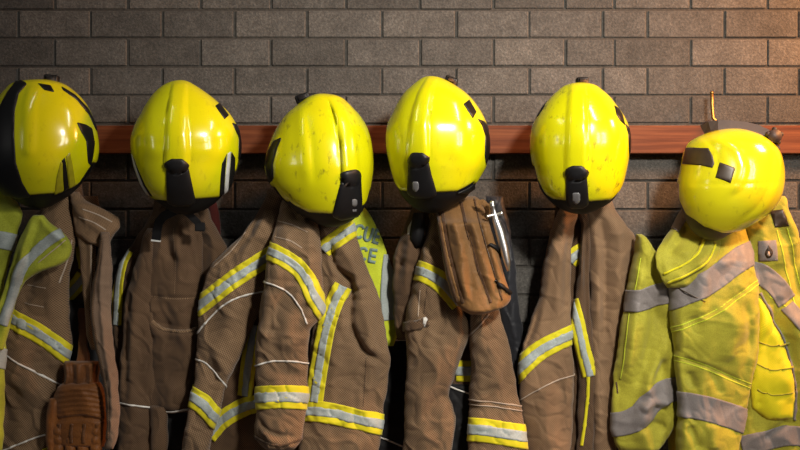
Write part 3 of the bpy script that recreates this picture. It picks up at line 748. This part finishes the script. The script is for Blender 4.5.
fb = Body([(398, 50, 60), (415, 46.5, 59), (435, 46, 57), (452, 48, 56), (462, 50, 55)], .18, .017, .015, n=2.1, wr=.002, seed=86, end=7, nth=30, wob=.3); V, F, UV = fb.geometry(); mb.add(V, F, UV)
hnd = mb.build('hand', M['leather'], g)
for i in range(4):
    x = 58.5+12.5*i
    piping(b, hnd, [(x+1, 424), (x, 434), (x+.5, 443)], 2.6, 'leather_dark')
b = Body([(308, 79, 86), (316, 77.5, 88.5), (326, 78, 89), (336, 79, 88, .108), (352, 78, 89, .128), (370, 76, 90, .158)], .102, .004, .004, wr=.001, seed=73, end=4)
b.build('wrist_tab', M['leather_dark'], g)

# ---- second coat
t = thing('fire_coat', 'plain brown fire coat with curved pocket flap below the second helmet from left', 'coat', W(165, 440, .06), G_COAT)
b = Body([(196, 155, 178), (212, 152, 180), (232, 140, 190), (253, 127, 195), (277, 115.5, 195), (306, 112.5, 195), (360, 114, 200), (410, 116, 200), (470, 116, 200)], .045, .018, .02, wr=.004, seed=101, lean=12,
         folds=[([(160, 212), (136, 250), (124, 300)], 6, .006)])
p = b.build('body', M['brown_dark'], t)
tape(b, p, [(128, 250), (122, 262), (118.5, 282), (117, 305), (116, 325)], 12)
neck(t, 160, 208, 208, .06, 'brown_dark')
b = Body([(400, 150, 190), (430, 150, 184), (470, 150, 180)], .066, .014, .012, wr=.002, seed=102, end=5); b.build('lining', M['lining'], t, 'black lining')
b = Body([(228, 148, 156), (245, 142, 156), (270, 134, 156), (300, 126, 156), (340, 122, 156), (380, 119, 158), (405, 117, 158), (470, 117, 158)], .078, .028, .02, wr=.005, seed=103, lean=6, end=12,
         folds=[([(150, 240), (138, 290), (132, 350), (134, 420)], 6, .006), ([(130, 290), (127, 330), (126, 400)], 3, -.005)])
p = b.build('sleeve', M['brown_dark'], t, rot=8); piping(b, p, [(115, 402), (130, 404), (145, 407), (160, 409)])
b = Body([(206, 172, 192, .08), (216, 160, 200), (232, 152, 204), (255, 150, 203.5), (290, 149, 203), (330, 149, 204), (350, 149, 200), (380, 150, 194), (412, 150, 192)], .078, .032, .02, wr=.005, seed=104, nth=76, end=10,
         folds=[([(170, 214), (166, 235), (172, 262)], 4, -.007), ([(184, 212), (176, 240), (180, 262)], 4, .008), ([(165, 220), (160, 260)], 5, .005), ([(196, 222), (190, 270)], 5, -.005), ([(150, 297), (204, 298)], 1.6, -.003),
                ([(142, 308), (152, 322), (166, 331), (184, 332), (206, 326)], 2.2, .006, 'step'), ([(174, 226), (175, 296)], 1.2, -.002), ([(160, 345), (190, 370)], 8, .004)])
p = b.build('front_panel', M['brown_dark'], t)
piping(b, p, [(148, 408), (158, 411), (170, 411.6), (184, 409.5), (193, 408)])
band(b, 'pocket_flap_edge', [(146, 312), (153, 322), (166, 330.5), (184, 331.5), (206, 325)], 2.6, M['brown'], p)
seam(b, p, [(150, 296), (176, 299), (204, 297)], .7, 'brown'); seam(b, p, [(174, 228), (175.5, 262), (175, 294)], .7, 'brown')
b = Body([(405, 150, 167), (470, 151, 169)], .092, .02, .014, wr=.003, seed=105, end=4); b.build('hem', M['brown_dark'], t)
b = Body([(206, 194, 207), (222, 197, 213), (236, 199, 221), (252, 200, 229), (270, 200, 234), (310, 200, 226), (350, 200, 214)], .062, .028, .02, wr=.005, seed=106, lean=-25, folds=[([(204, 222), (214, 245), (210, 290)], 5, .007)])
b.build('sleeve', M['brown_dark'], t, rot=-12)
b = Body([(196, 206, 214), (212, 209, 219), (232, 212, 221), (240, 213, 219)], .03, .006, .006, wr=.001, seed=107, end=3); b.build('hanging_loop', M['red'], t, 'dark red loop')

# ---- hi-vis vest with lettering, behind the third coat
t = thing('hi_vis_vest', 'lime hi-vis vest lettered in grey behind the third coat', 'vest', W(370, 340, .05))
b = Body([(165, 318, 340, .05), (195, 330, 355), (208, 336, 365), (222, 338, 375), (240, 340, 382), (260, 345, 389), (280, 350, 395), (300, 355, 399), (320, 362, 399.5), (334, 368, 398), (346, 372, 394)], .05, .016, .016, wr=.0022, seed=121, lean=-20, fine=.4)
p = b.build('body', M['hivis'], t)
band(b, 'silver_band', [(392, 255), (390, 275), (389, 297), (391, 320)], 17, M['silver_tape'], p)
LT = []
def letters(ox, oy, ang, h, items):
    ca, sa = math.cos(math.radians(ang)), math.sin(math.radians(ang)); mb = MB()
    glyph = {'C': [[(.95, .22), (.78, .05), (.5, 0), (.22, .05), (.04, .25), (0, .5), (.04, .75), (.22, .95), (.5, 1), (.78, .95), (.95, .78)]],
             'U': [[(.06, -.08), (.06, .6), (.14, .86), (.34, 1), (.6, 1), (.8, .86), (.88, .6), (.88, -.08)]],
             'E': [[(.1, -.09), (.1, 1.09)], [(.1, 0), (.86, 0)], [(.1, .5), (.8, .5)], [(.1, 1), (.86, 1)]]}
    for ch, x, w in items:
        for st_ in glyph[ch]:
            pts = []
            for u, v in st_:
                lx, ly = x+u*w, v*h; pts.append((ox+lx*ca-ly*sa, oy+lx*sa+ly*ca))
            V, F, uv = band_grid(b, pts, 2.9, .0006, .0012); mb.add(V, F, uv)
    return mb.build('lettering', M['letter'], p, 'grey letters')
letters(357, 224.5, 16, 12.5, [('C', 0, 8.2), ('U', 10, 7.6), ('E', 19.6, 7)])
letters(360, 247.5, 10, 12, [('C', 0, 7.8), ('E', 10.5, 8.5)])

# ---- third coat
t = thing('fire_coat', 'large brown fire coat at the centre with both sleeves striped yellow and silver', 'coat', W(285, 440, .1), G_COAT)
b = Body([(205, 270, 325, .085), (250, 245, 330), (300, 232, 335), (340, 222, 330), (380, 214, 322), (470, 198, 322)], .095, .018, .016, wr=.004, seed=131)
p = b.build('body', M['brown_dark'], t)
tape(b, p, [(255, 325), (252, 342), (248, 370), (245, 396)], 15)
tape(b, p, [(208, 436), (220, 422), (236, 411), (250, 405), (268, 402)], 18)
b2 = Body([(312, 300, 316), (335, 303, 318), (356, 302, 314)], .118, .006, .006, wr=.001, seed=139, end=5); b2.build('lining', M['slate'], t, 'dark blue lining')
neck(t, 275, 335, 214, .1, 'brown_dark', 176)
# left sleeve
b = Body([(188, 268, 282, .085), (200, 264, 284, .09), (214, 257, 282, .10), (228, 248, 278), (246, 231, 274), (266, 211, 269), (285, 204, 267), (305, 200, 262), (330, 198, 251), (352, 197, 243), (372, 196, 232), (390, 193, 225, .14), (410, 189, 220, .15), (430, 185.5, 214, .155), (470, 178, 206, .155)], .128, .038, .03, wr=.006, seed=132, lean=22, step=1.4, nth=80,
         folds=[([(272, 198), (256, 236), (238, 270)], 5, .008), ([(262, 212), (240, 246), (212, 274)], 4, -.007), ([(248, 232), (222, 262)], 4, .006), ([(266, 262), (256, 300), (238, 345)], 7, -.006), ([(240, 280), (226, 330), (212, 380)], 9, .007), ([(206, 340), (214, 370), (206, 410)], 6, -.005)])
p = b.build('sleeve', M['brown'], t, rot=22)
tape(b, p, [(194, 310), (203, 303), (216, 293), (229, 283), (246, 271), (274, 253)], 18)
piping(b, p, [(197, 334), (208, 320), (226, 304), (242, 296), (266, 291)])
piping(b, p, [(194, 359), (203, 362), (213, 371), (228, 389)])
tape(b, p, [(186, 393), (196, 400), (206, 409), (220, 423)], 20)
seam(b, p, [(246, 232), (232, 250), (212, 268)], .8)
# right half with its sleeve
b = Body([(200, 318, 346, .10), (214, 318, 350, .105), (228, 318, 354.5), (245, 318, 359.5), (268, 318, 367.5), (296, 316, 379), (330, 313, 386), (358, 308, 390.5), (385, 304, 387.5), (412, 302, 383.5), (436, 300, 380.5), (470, 298, 378)], .124, .040, .03, wr=.006, seed=133, lean=-6, step=1.4, nth=90, n=2.7,
         folds=[([(330, 240), (333, 262), (342, 274), (357, 282)], 3.2, -.014), ([(338, 242), (352, 262), (362, 290)], 6, .008), ([(343, 275), (352, 290), (350, 318), (362, 348), (380, 363)], 3.4, -.016), ([(362, 300), (370, 330), (372, 356)], 6, .008),
                ([(346, 300), (338, 340), (332, 400)], 6, .005), ([(368, 366), (362, 400)], 3, -.004), ([(350, 380), (345, 440)], 8, .005), ([(330, 252), (336, 300)], 4, .006), ([(353, 291), (368, 288)], 2.5, -.006)])
p = b.build('sleeve', M['brown'], t, rot=-6)
tape(b, p, [(323, 250), (330, 244), (340, 237), (350, 230), (360, 224)], 17)
tape(b, p, [(343, 286), (336, 299), (328, 322), (321, 358), (317, 382), (314, 402)], 18)
tape(b, p, [(298, 411), (312, 411), (330, 413), (356, 419), (388, 426)], 21)
seam(b, p, [(366, 357), (365, 380), (363, 406)], .8, 'brown_dark'); seam(b, p, [(326, 402), (325, 424)], .9); seam(b, p, [(318, 330), (337, 300)], .6)
# front sleeve
b = Body([(196, 283, 303, .105), (206, 280, 311, .108), (218, 277, 316, .125), (232, 273.5, 319, .16), (248, 270, 321), (268, 266, 322), (290, 263, 324), (307, 260.5, 325), (318, 258.5, 320), (332, 257, 310), (350, 256, 308), (388, 256, 308), (412, 255.5, 305.5), (428, 255, 303.5), (440, 257.5, 301), (449, 266, 294)], .188, .050, .036, wr=.006, seed=134, step=1.3, nth=84, end=7,
         folds=[([(300, 206), (312, 240), (310, 275)], 6, .008), ([(288, 204), (284, 240)], 8, .006), ([(306, 300), (298, 330), (302, 352)], 5, -.006), ([(262, 330), (285, 345), (306, 340)], 5, .005), ([(258, 352), (280, 374), (300, 376)], 6, -.005), ([(258, 418), (268, 432), (296, 438)], 3, -.006), ([(262, 430), (276, 444)], 3, .005), ([(270, 290), (268, 330)], 7, .006), ([(316, 250), (300, 262)], 4, -.004)])
p = b.build('sleeve', M['brown'], t, rot=4)
tape(b, p, [(264, 249), (276, 254), (290, 262), (300, 270), (308, 282), (313, 293), (319, 304), (328, 318)], 18)
piping(b, p, [(260, 281), (272, 284), (284, 290), (296, 301), (303, 314), (307, 324)])
piping(b, p, [(255, 366), (264, 363.5), (275, 361.5), (290, 361.6), (311, 364)])
tape(b, p, [(252, 399), (264, 397.5), (280, 397), (296, 397.5), (312, 399)], 23)
seam(b, p, [(278, 221), (292, 225), (308, 232)], 1); seam(b, p, [(275, 237), (288, 240), (302, 248)], 1)
band(b, 'cuff_hem', [(253, 436), (262, 441), (280, 445), (304, 438)], 2.2, M['brown_dark'], p)

# ---- fourth coat
t = thing('fire_coat', 'brown fire coat hanging behind the tan bag, one striped sleeve either side', 'coat', W(440, 440, .07), G_COAT)
b = Body([(310, 376, 470), (330, 376, 480), (400, 376, 482), (470, 376, 484)], .022, .010, .012, wr=.003, seed=141, end=6)
p = b.build('lining', M['lining'], t, 'black lining'); piping(b, p, [(378, 342), (390, 340.5), (410, 340)]); piping(b, p, [(376, 436), (388, 440), (404, 447)])
b = Body([(384, 446, 476), (392, 444, 478), (420, 444, 478), (470, 444, 478)], .078, .012, .012, wr=.003, seed=142, end=4)
p = b.build('lining', M['lining'], t, 'black lining'); piping(b, p, [(444, 384), (456, 389), (474, 395)])
b = Body([(200, 414, 440), (212, 410, 440), (226, 405, 440), (246, 397, 440), (262, 393.5, 440), (300, 392.5, 440), (326, 394, 432), (340, 398, 430)], .088, .024, .014, wr=.006, seed=143, end=8,
         folds=[([(414, 216), (408, 250), (404, 300)], 5, .008), ([(404, 240), (398, 280)], 4, -.006), ([(396, 262), (420, 268)], 4, -.007)])
p = b.build('body', M['brown_dark'], t)
patch(b, 'pocket', [(396, 262), (412, 258), (416, 288), (404, 294), (396, 288)], M['hivis_olive'], p, 0, .002, 1, label='dull olive patch') if False else None
neck(t, 410, 462, 208, .07, 'brown_dark')
lp = MB(); lp.tube([W(410, 247, .112), W(409.5, 238, .116), W(411, 228, .116), W(414, 221, .112), W(418, 217, .104)], [.005, .0075, .008, .006, .004], 10); lp.build('hanging_loop', M['piping'], t, 'pale cord loop')
lp = MB(); lp.tube([W(419, 214, .118), W(418, 226, .125), W(416, 238, .122), W(418, 246, .115)], [.014, .018, .018, .012], 12); lp.build('toggle', M['black_matt'], t, 'black toggle')
b = Body([(280, 438, 476), (330, 444, 478), (384, 450, 478), (398, 456, 476)], .062, .018, .016, wr=.003, seed=144, end=6)
p = b.build('back_panel', M['brown_dark'], t); tape(b, p, [(456, 371), (466, 371), (478, 370)], 21)
b = Body([(206, 428, 446, .072), (222, 428, 450, .082), (236, 425, 450, .10), (262, 418, 452), (282, 413, 454), (300, 409, 458), (316, 406, 466), (330, 405, 471), (345, 405.5, 465), (372, 406, 456.5), (394, 405.5, 450), (408, 405, 453), (419, 405, 456), (436, 404, 454), (470, 403, 452)], .118, .045, .034, wr=.006, seed=145, step=1.3, nth=84,
         folds=[([(432, 232), (424, 262), (416, 300)], 6, .007), ([(420, 300), (424, 318), (418, 350)], 5, -.005), ([(450, 310), (446, 340), (436, 380)], 8, .006), ([(464, 335), (450, 372), (446, 396)], 5, .005), ([(448, 395), (436, 402), (424, 420)], 5, -.006), ([(410, 380), (424, 410), (426, 450)], 8, .005)])
p = b.build('sleeve', M['brown'], t, rot=-6)
tape(b, p, [(408, 270), (418, 270.5), (430, 275), (442, 283), (450, 292), (460, 304)], 20)
sb_ = band(b, 'wrist_strap', [(403, 327), (414, 325), (428, 321)], 9, M['brown_dark'], p, off=.003, thick=.003)
patch(b, 'strap_buckle', [(422.5, 317.5), (426.5, 317), (426, 327), (422.5, 326.5)], M['piping'], p, .006, .002, 0, 2)
seam(b, p, [(420, 290), (418, 316)], .8); seam(b, p, [(427, 288), (424, 314)], .8, 'brown_dark')
b = Body([(296, 474, 496), (310, 471, 499), (325, 470, 503), (344, 470, 509), (372, 470, 514), (391, 469.5, 517.5), (419, 469, 523.5, .128), (436, 468.6, 525.5, .134), (470, 468, 528, .134)], .116, .042, .034, wr=.005, seed=146, lean=-10, step=1.3, nth=80,
         folds=[([(486, 318), (478, 360), (480, 410)], 7, .005), ([(500, 325), (506, 370), (512, 410)], 7, -.005), ([(492, 340), (496, 390)], 9, .006), ([(470, 345), (486, 360)], 5, -.004)])
p = b.build('sleeve', M['brown'], t, rot=-8)
tape(b, p, [(464, 429), (480, 430), (500, 433), (532, 438)], 24)
piping(b, p, [(466, 399), (486, 401), (522, 406.5)], 1.2, 'thread'); piping(b, p, [(466, 404), (486, 405.6), (522, 411)], 1.0, 'thread')
piping(b, p, [(489, 314), (480, 325), (468, 337)], 1.1, 'thread')

# dark garment behind bag
t = thing('waterproof_jacket', 'dark slate waterproof jacket hanging between the tan bag and the fifth coat', 'jacket', W(512, 400, .05))
b = Body([(196, 486, 502), (226, 490, 509), (250, 494, 513), (280, 497, 517), (310, 499, 520), (340, 503, 524), (370, 508, 527), (410, 512, 524)], .034, .018, .016, wr=.004, seed=151, lean=-10, folds=[([(504, 240), (511, 300), (517, 360)], 5, .006)])
b.build('body', M['slate'], t)

# bag
t = thing('zipped_bag', 'tan zipped soft bag hung in front of the fourth coat', 'bag', W(475, 312, .2))
zl = [[(442, 210), (447, 240), (455, 275), (463, 303)], [(461, 202), (468, 232), (478, 268), (491, 303)]]
b = Body([(196, 464, 475, .115), (199, 456, 479, .12), (204, 442, 482, .13), (210, 436.5, 484.5, .142), (218, 437, 487, .17), (225, 438, 490), (245, 441, 496), (270, 445, 502.5), (290, 450, 508.5), (298, 453, 510), (305, 457.5, 506), (311, 464, 492), (314.5, 470, 482)], .205, .048, .036, n=2.7, wr=.0035, seed=161, lean=-14, end=6, step=1.2, nth=84, wob=.5,
         folds=[(z, 1.8, -.006) for z in zl] + [([(450, 208), (457, 240), (463, 280), (470, 306)], 4, .006), ([(466, 222), (472, 262), (470, 300)], 4, -.004), ([(474, 199), (483, 235), (494, 272), (502, 300)], 2, -.005), ([(458, 230), (464, 262)], 3, .004), ([(468, 208), (480, 250), (494, 296)], 3.5, .005)])
p = b.build('body', M['bag'], t)
for z in zl:
    band(b, 'zipper', z, 3.0, M['bag_dark'], p, off=.0005, thick=.002)
band(b, 'zipper', [(437.5, 212), (442, 240), (449, 275), (457, 302)], 2.4, M['bag_dark'], p)
band(b, 'gusset_seam', [(474, 199), (483, 235), (494, 272), (502, 300)], 1.6, M['bag_dark'], p)
for q in ([(489, 244), (497, 250), (504, 257)], [(495, 280), (502, 287), (510, 294)]):
    band(b, 'compression_strap', q, 2.6, M['black_matt'], p, off=.003, thick=.003)
lp = MB(); ribbon(lp, [W(478, 203, .21), W(483, 202, .212), W(487, 206, .208), W(488, 213, .2), W(486, 219, .196)], .014, .003); lp.build('carry_loop', M['bag'], t, smooth=False)
# chrome tool
t = thing('chrome_key', 'bright chrome key tool with crossbar poking out beside the tan bag', 'tool', W(500, 270, .13))
DT = .235
mb = MB(); mb.tube([W(x, y, DT) for x, y in ((491.5, 203.5), (492.5, 206), (493, 207.5), (494.5, 214), (496, 220), (500, 232), (504, 248), (507, 262), (508.5, 271))], [.006, .0075, .005, .006, .009, .0115, .0105, .008, .003], 16); mb.build('shaft', M['chrome'], t)
mb = MB(); mb.tube([W(x, y, DT+.002) for x, y in ((486.5, 216.5), (488, 216.2), (495, 214.8), (501, 213.5), (502.5, 213.2))], [.0055, .004, .004, .004, .0055], 12); mb.ball(W(492, 203.5, DT), .0075); mb.build('crossbar', M['chrome'], t)

# ---- fifth coat
t = thing('fire_coat', 'light brown fire coat hanging straight below the second helmet from right', 'coat', W(575, 440, .07), G_COAT)
b = Body([(205, 556, 606), (240, 552, 612), (300, 548, 616), (470, 536, 612)], .048, .02, .02, wr=.004, seed=171)
p = b.build('body', M['brown_dark'], t); tape(b, p, [(570, 262), (574, 257), (584, 250)], 17); neck(t, 553, 611, 206, .07, 'brown_dark')
b = Body([(206, 560, 578, .085), (216, 556, 577), (232, 551, 574), (252, 546, 571), (293, 539, 570), (325, 529, 571), (345, 523.5, 572), (362, 520, 573), (400, 519, 573), (440, 523, 571), (470, 526, 570)], .086, .036, .03, wr=.0045, seed=172, lean=8, step=1.3, nth=80,
         folds=[([(566, 212), (560, 260), (556, 320)], 6, .007), ([(572, 215), (566, 270), (566, 320)], 3.5, -.005), ([(556, 222), (548, 280), (536, 330)], 5, .005), ([(540, 308), (534, 330), (524, 350)], 2.5, -.006), ([(548, 380), (540, 410), (542, 450)], 8, .005), ([(560, 380), (562, 440)], 7, -.005)])
p = b.build('sleeve', M['tan'], t, rot=8)
tape(b, p, [(512, 378), (522, 366.5), (532, 357), (546, 347), (560, 340), (580, 331)], 19)
piping(b, p, [(516, 403), (530, 394), (546, 385), (560, 379), (578, 374)], 1.1, 'thread')
b = Body([(208, 576, 588), (230, 581, 590), (260, 580, 590), (300, 575, 590), (330, 572, 592), (375, 578, 594), (420, 578, 594), (470, 574, 594)], .082, .018, .02, wr=.003, seed=173, end=8, folds=[([(580, 215), (581, 290)], 3, .006), ([(585, 220), (587, 330)], 2.5, -.005)])
p = b.build('front_edge', M['brown_dark'], t)
tape(b, p, [(572, 300), (577, 320), (583, 348), (590, 376)], 14)
band(b, 'yellow_stripe', [(588, 370), (588, 390), (586.5, 412), (582, 446)], 3, M['yellow_tape'], p)
b = Body([(200, 583, 611, .08), (214, 583, 617), (226, 584, 627), (238, 586, 635), (252, 588, 635), (270, 589, 632), (308, 589.5, 625), (340, 589.5, 620), (372, 590, 616), (410, 591, 615), (470, 592, 616)], .072, .03, .022, wr=.0045, seed=174, lean=4, step=1.4, nth=80,
         folds=[([(590, 212), (597, 260), (598, 330)], 5, .007), ([(600, 214), (606, 260), (606, 340)], 4, -.006), ([(608, 208), (620, 250), (616, 310)], 6, .007), ([(596, 340), (600, 440)], 6, .004), ([(610, 330), (606, 430)], 5, -.004)])
b.build('sleeve', M['tan'], t, rot=-3)

# ---- hi-vis coat far right
t = thing('hi_vis_coat', 'large lime hi-vis coat with grey reflective bands at the far right', 'coat', W(715, 440, .1))
def gtape(body, part, pts, w): return band(body, 'reflective_band', pts, w, M['grey_tape'], part, label='grey reflective band')
b = Body([(190, 690, 745, .07), (215, 682, 770), (240, 676, 780), (290, 668, 790), (330, 668, 792), (470, 668, 796)], .062, .018, .02, wr=.004, seed=181, fine=.35)
b.build('body', M['hivis_olive'], t); neck(t, 690, 770, 212, .07, 'hivis_olive')
b = Body([(234, 637, 642), (244, 635, 650), (254, 633.5, 658), (268, 631, 668), (300, 625, 674), (337, 619, 678), (370, 614, 680), (400, 611.5, 680), (425, 611, 674), (442, 614, 664), (452, 620, 655)], .12, .038, .02, wr=.0095, seed=182, fine=.35, lean=8, step=1.3, nth=84, end=8,
         folds=[([(660, 290), (650, 340), (640, 390)], 6, -.008), ([(640, 260), (634, 320), (624, 380)], 5, .007), ([(670, 330), (655, 370), (642, 400)], 6, .010), ([(668, 360), (648, 390)], 4, -.006), ([(640, 410), (655, 402), (672, 404)], 4, .010), ([(638, 430), (655, 424), (668, 430)], 4, -.008), ([(626, 300), (620, 360)], 3, -.005)])
p = b.build('sleeve', M['hivis_olive'], t)
gtape(b, p, [(624, 301), (640, 300), (656, 295), (676, 290)], 22)
gtape(b, p, [(606, 425), (622, 424), (640, 416), (650, 404), (662, 394), (682, 389)], 24)
seam(b, p, [(640, 258), (633, 290), (626, 330), (621, 380)], 1, 'hivis'); seam(b, p, [(617, 382), (618.5, 394)], 1.6, 'brown_dark')
b = Body([(195, 690, 716, .085), (205, 684, 716, .095), (216, 678, 718, .105), (228, 671, 720, .135), (240, 663, 721, .165), (254, 657, 718, .192), (266, 656, 712, .20), (278, 660, 700, .20), (288, 667, 684, .195)], .142, .022, .02, wr=.006, seed=183, fine=.35, lean=35, end=5,
         folds=[([(714, 240), (700, 262), (672, 280)], 4, .008), ([(690, 226), (670, 256)], 4, -.008), ([(684, 214), (664, 246)], 3, .006), ([(706, 236), (690, 262)], 3, -.006)])
p = b.build('hood', M['hivis_olive'], t)
gtape(b, p, [(690, 206), (682, 218), (674, 230)], 10)
for pts in ([(715, 244), (708, 258), (694, 270), (668, 283)], [(706, 240), (698, 254), (682, 266), (664, 274)]): band(b, 'hood_trim', pts, 2, M['hivis_bright'], p, off=.001, thick=.003)
b = Body([(196, 752, 784, .09), (206, 748, 787, .10), (220, 744, 792), (240, 744, 799), (262, 745, 806), (300, 748, 816), (340, 750, 824), (390, 742, 830), (420, 738, 832), (470, 734, 835)], .105, .036, .03, wr=.0095, seed=184, fine=.35, lean=-14, step=1.4, nth=90,
         folds=[([(752, 250), (762, 300), (784, 345), (795, 400)], 3, .007, 'step'), ([(785, 300), (800, 360), (808, 420)], 7, .008), ([(780, 220), (792, 260), (808, 310)], 5, -.006), ([(760, 225), (766, 262)], 5, .005), ([(790, 420), (765, 440)], 4, -.008)])
p = b.build('front_panel', M['hivis_olive'], t)
gtape(b, p, [(746, 271), (758, 273), (770, 280), (780, 290), (789, 302)], 21); gtape(b, p, [(789, 306), (797, 318), (806, 330)], 15)
gtape(b, p, [(742, 446), (768, 441), (790, 436), (812, 438)], 20)
qs = patch(b, 'mesh_panel', [(757, 297), (762, 300), (769, 314), (782, 340), (790, 365), (794.5, 398), (793, 419), (768, 420), (752, 408), (750, 388), (754, 350)], M['hivis_bright'], p, 0, .003, 1, 3, 'bright yellow mesh panel', bulge=.005)
for yy in (346, 370, 394): band(b, 'mesh_seam', [(757, yy-6), (772, yy), (790, yy-3)], 1.2, M['hivis_olive'], p, off=.008, thick=.0012)
band(b, 'zipper', [(760, 293), (768, 306), (776, 322), (784, 340), (791, 364), (795.5, 396), (794.5, 420)], 2.6, M['grey_tape'], p, off=.002, thick=.003)
seam(b, p, [(776, 230), (784, 262), (796, 300), (806, 340)], 1.1, 'hivis'); seam(b, p, [(786, 228), (797, 264), (806, 296)], 1.1, 'hivis'); seam(b, p, [(770, 297), (786, 306), (798, 318)], 1.1, 'hivis')
pk = patch(b, 'badge', [(757, 241), (775, 240), (777, 260.5), (758.5, 261.5)], M['grey_tape'], p, 0, .0024, 0, 3, 'grey square badge')
patch(b, 'emblem', [(766, 244), (768.5, 248), (771, 250), (771.5, 254), (769, 257.5), (765.5, 257.5), (763.5, 254), (764, 250), (766, 248)], M['sticker_brown'], pk, .0022, .0012, 1, 2)
patch(b, 'emblem', [(766.6, 250), (768.6, 253), (768, 256), (766, 256), (765.4, 253)], M['thread'], pk, .0034, .0008, 1, 2)
patch(b, 'patch', [(770, 211), (781, 209.5), (787.5, 226), (774, 227.5)], M['sticker_brown'], p, 0, .0024, 0, 3, 'dark brown square patch')
b = Body([(214, 694, 738, .10), (226, 688, 744, .108), (240, 680, 749, .12), (254, 671, 752, .138), (262, 666, 752), (275, 667, 755), (292, 668.5, 757.5), (317, 670, 758.5), (341, 673, 758), (360, 674, 755.5), (388, 677, 749), (406, 678, 746.5), (430, 676.5, 741.5), (470, 676, 733)], .158, .05, .036, wr=.0095, seed=185, fine=.35, lean=-4, step=1.3, nth=92, n=2.6,
         folds=[([(724, 300), (734, 330), (730, 365)], 9, .007), ([(690, 310), (700, 345), (690, 390)], 9, -.007), ([(744, 300), (750, 340), (744, 380)], 5, -.006), ([(680, 320), (676, 380), (682, 440)], 5, .007), ([(678, 357), (706, 366), (742, 382)], 2.2, -.005), ([(690, 372), (696, 390)], 4, -.006), ([(712, 370), (722, 396)], 4, -.006), ([(690, 425), (700, 450)], 5, -.008), ([(715, 424), (712, 450)], 5, .008), ([(677, 324), (707, 313), (757, 281)], 2, -.003)])
p = b.build('sleeve', M['hivis_olive'], t)
gtape(b, p, [(660, 301), (672, 297.5), (690, 290), (706, 283), (720, 274), (734, 263), (746, 256), (760, 250)], 24)
gtape(b, p, [(672, 403), (684, 404.5), (704, 408), (724, 414), (752, 424)], 25)
for dy in (0, 4.5): seam(b, p, [(669, 328+dy), (690, 321+dy), (712, 311+dy), (736, 295+dy), (760, 279+dy)], 1.0, 'hivis'); seam(b, p, [(672, 355+dy), (690, 360+dy), (708, 366+dy), (728, 375+dy), (756, 386+dy)], 1.0, 'hivis')
cd = MB(); q = b.at([674, 682, 692, 702], [285, 290, 295.5, 301], np.full(4, .005)); cd.tube([Vector(v) for v in q], .0013, 6); cd.build('draw_cord', M['sticker_brown'], t)

# ------------------------------------------------------------------ light
def area(name, loc, target, sx, sy, power, col):
    l = bpy.data.lights.new(name, 'AREA'); l.shape = 'RECTANGLE'; l.size = sx; l.size_y = sy; l.energy = power; l.color = col
    o = bpy.data.objects.new(name, l); COL.objects.link(o); o.location = loc
    o.rotation_euler = (Vector(target)-Vector(loc)).to_track_quat('-Z', 'Y').to_euler(); return o
DAY = (1.0, 0.96, 0.90)
for i in range(2):                                   # panes of the bay-door window behind the camera, to the right
    for j in range(3):
        area('window_pane_light', (3.1+i*0.62, -4.6+i*0.55, 1.75+j*0.5), (0.6, 0, 1.3), 0.54, 0.42, 10, DAY)
for j in range(2):
    area('window_pane_light', (-3.9, -2.9, 1.8+j*0.55), (0.4, 0, 1.3), 0.5, 0.45, 3.5, DAY)
for x, p in ((-1.0, 2.0), (1.0, 9)):                # ceiling tubes running out from the wall
    area('ceiling_tube_light', (x, -1.0, 2.95), (x*0.7, -0.3, 1.2), 0.08, 0.8, p, (1.0, 0.95, 0.86))
area('added_warm_light', (1.75, -0.55, 2.35), (1.1, -0.05, 1.6), 0.35, 0.35, 54, (1.0, 0.40, 0.12))  # added light, stands in for an orange lens flare on the right
sp = bpy.data.lights.new('added_spot_light', 'SPOT'); sp.energy = 280; sp.spot_size = math.radians(56); sp.spot_blend = 1.0; sp.shadow_soft_size = 0.13; sp.color = (1.0, 0.93, 0.82)  # added unseen spot, its soft falloff shaped to darken the left and edges
so = bpy.data.objects.new('added_spot_light', sp); COL.objects.link(so); so.location = (0.95, -2.15, 2.5)
so.rotation_euler = (Vector((0.22, -0.1, 1.47))-so.location).to_track_quat('-Z', 'Y').to_euler()
w = bpy.data.worlds.new('World'); SC.world = w; w.use_nodes = True
w.node_tree.nodes['Background'].inputs[0].default_value = (0.9, 0.92, 1.0, 1); w.node_tree.nodes['Background'].inputs[1].default_value = 0.032

cam = bpy.data.cameras.new('Camera'); co = bpy.data.objects.new('Camera', cam); COL.objects.link(co)
co.location = (0, -CAM_D, CAM_Z); co.rotation_euler = (math.pi/2, 0, 0)
cam.sensor_width = 36; cam.lens = 36*CAM_D/(800*S0); cam.clip_start = 0.05
SC.camera = co
SC.view_settings.view_transform = 'Standard'; SC.view_settings.look = 'None'; SC.view_settings.gamma = 1; SC.view_settings.exposure = 0.0; SC.view_settings.use_curve_mapping = False
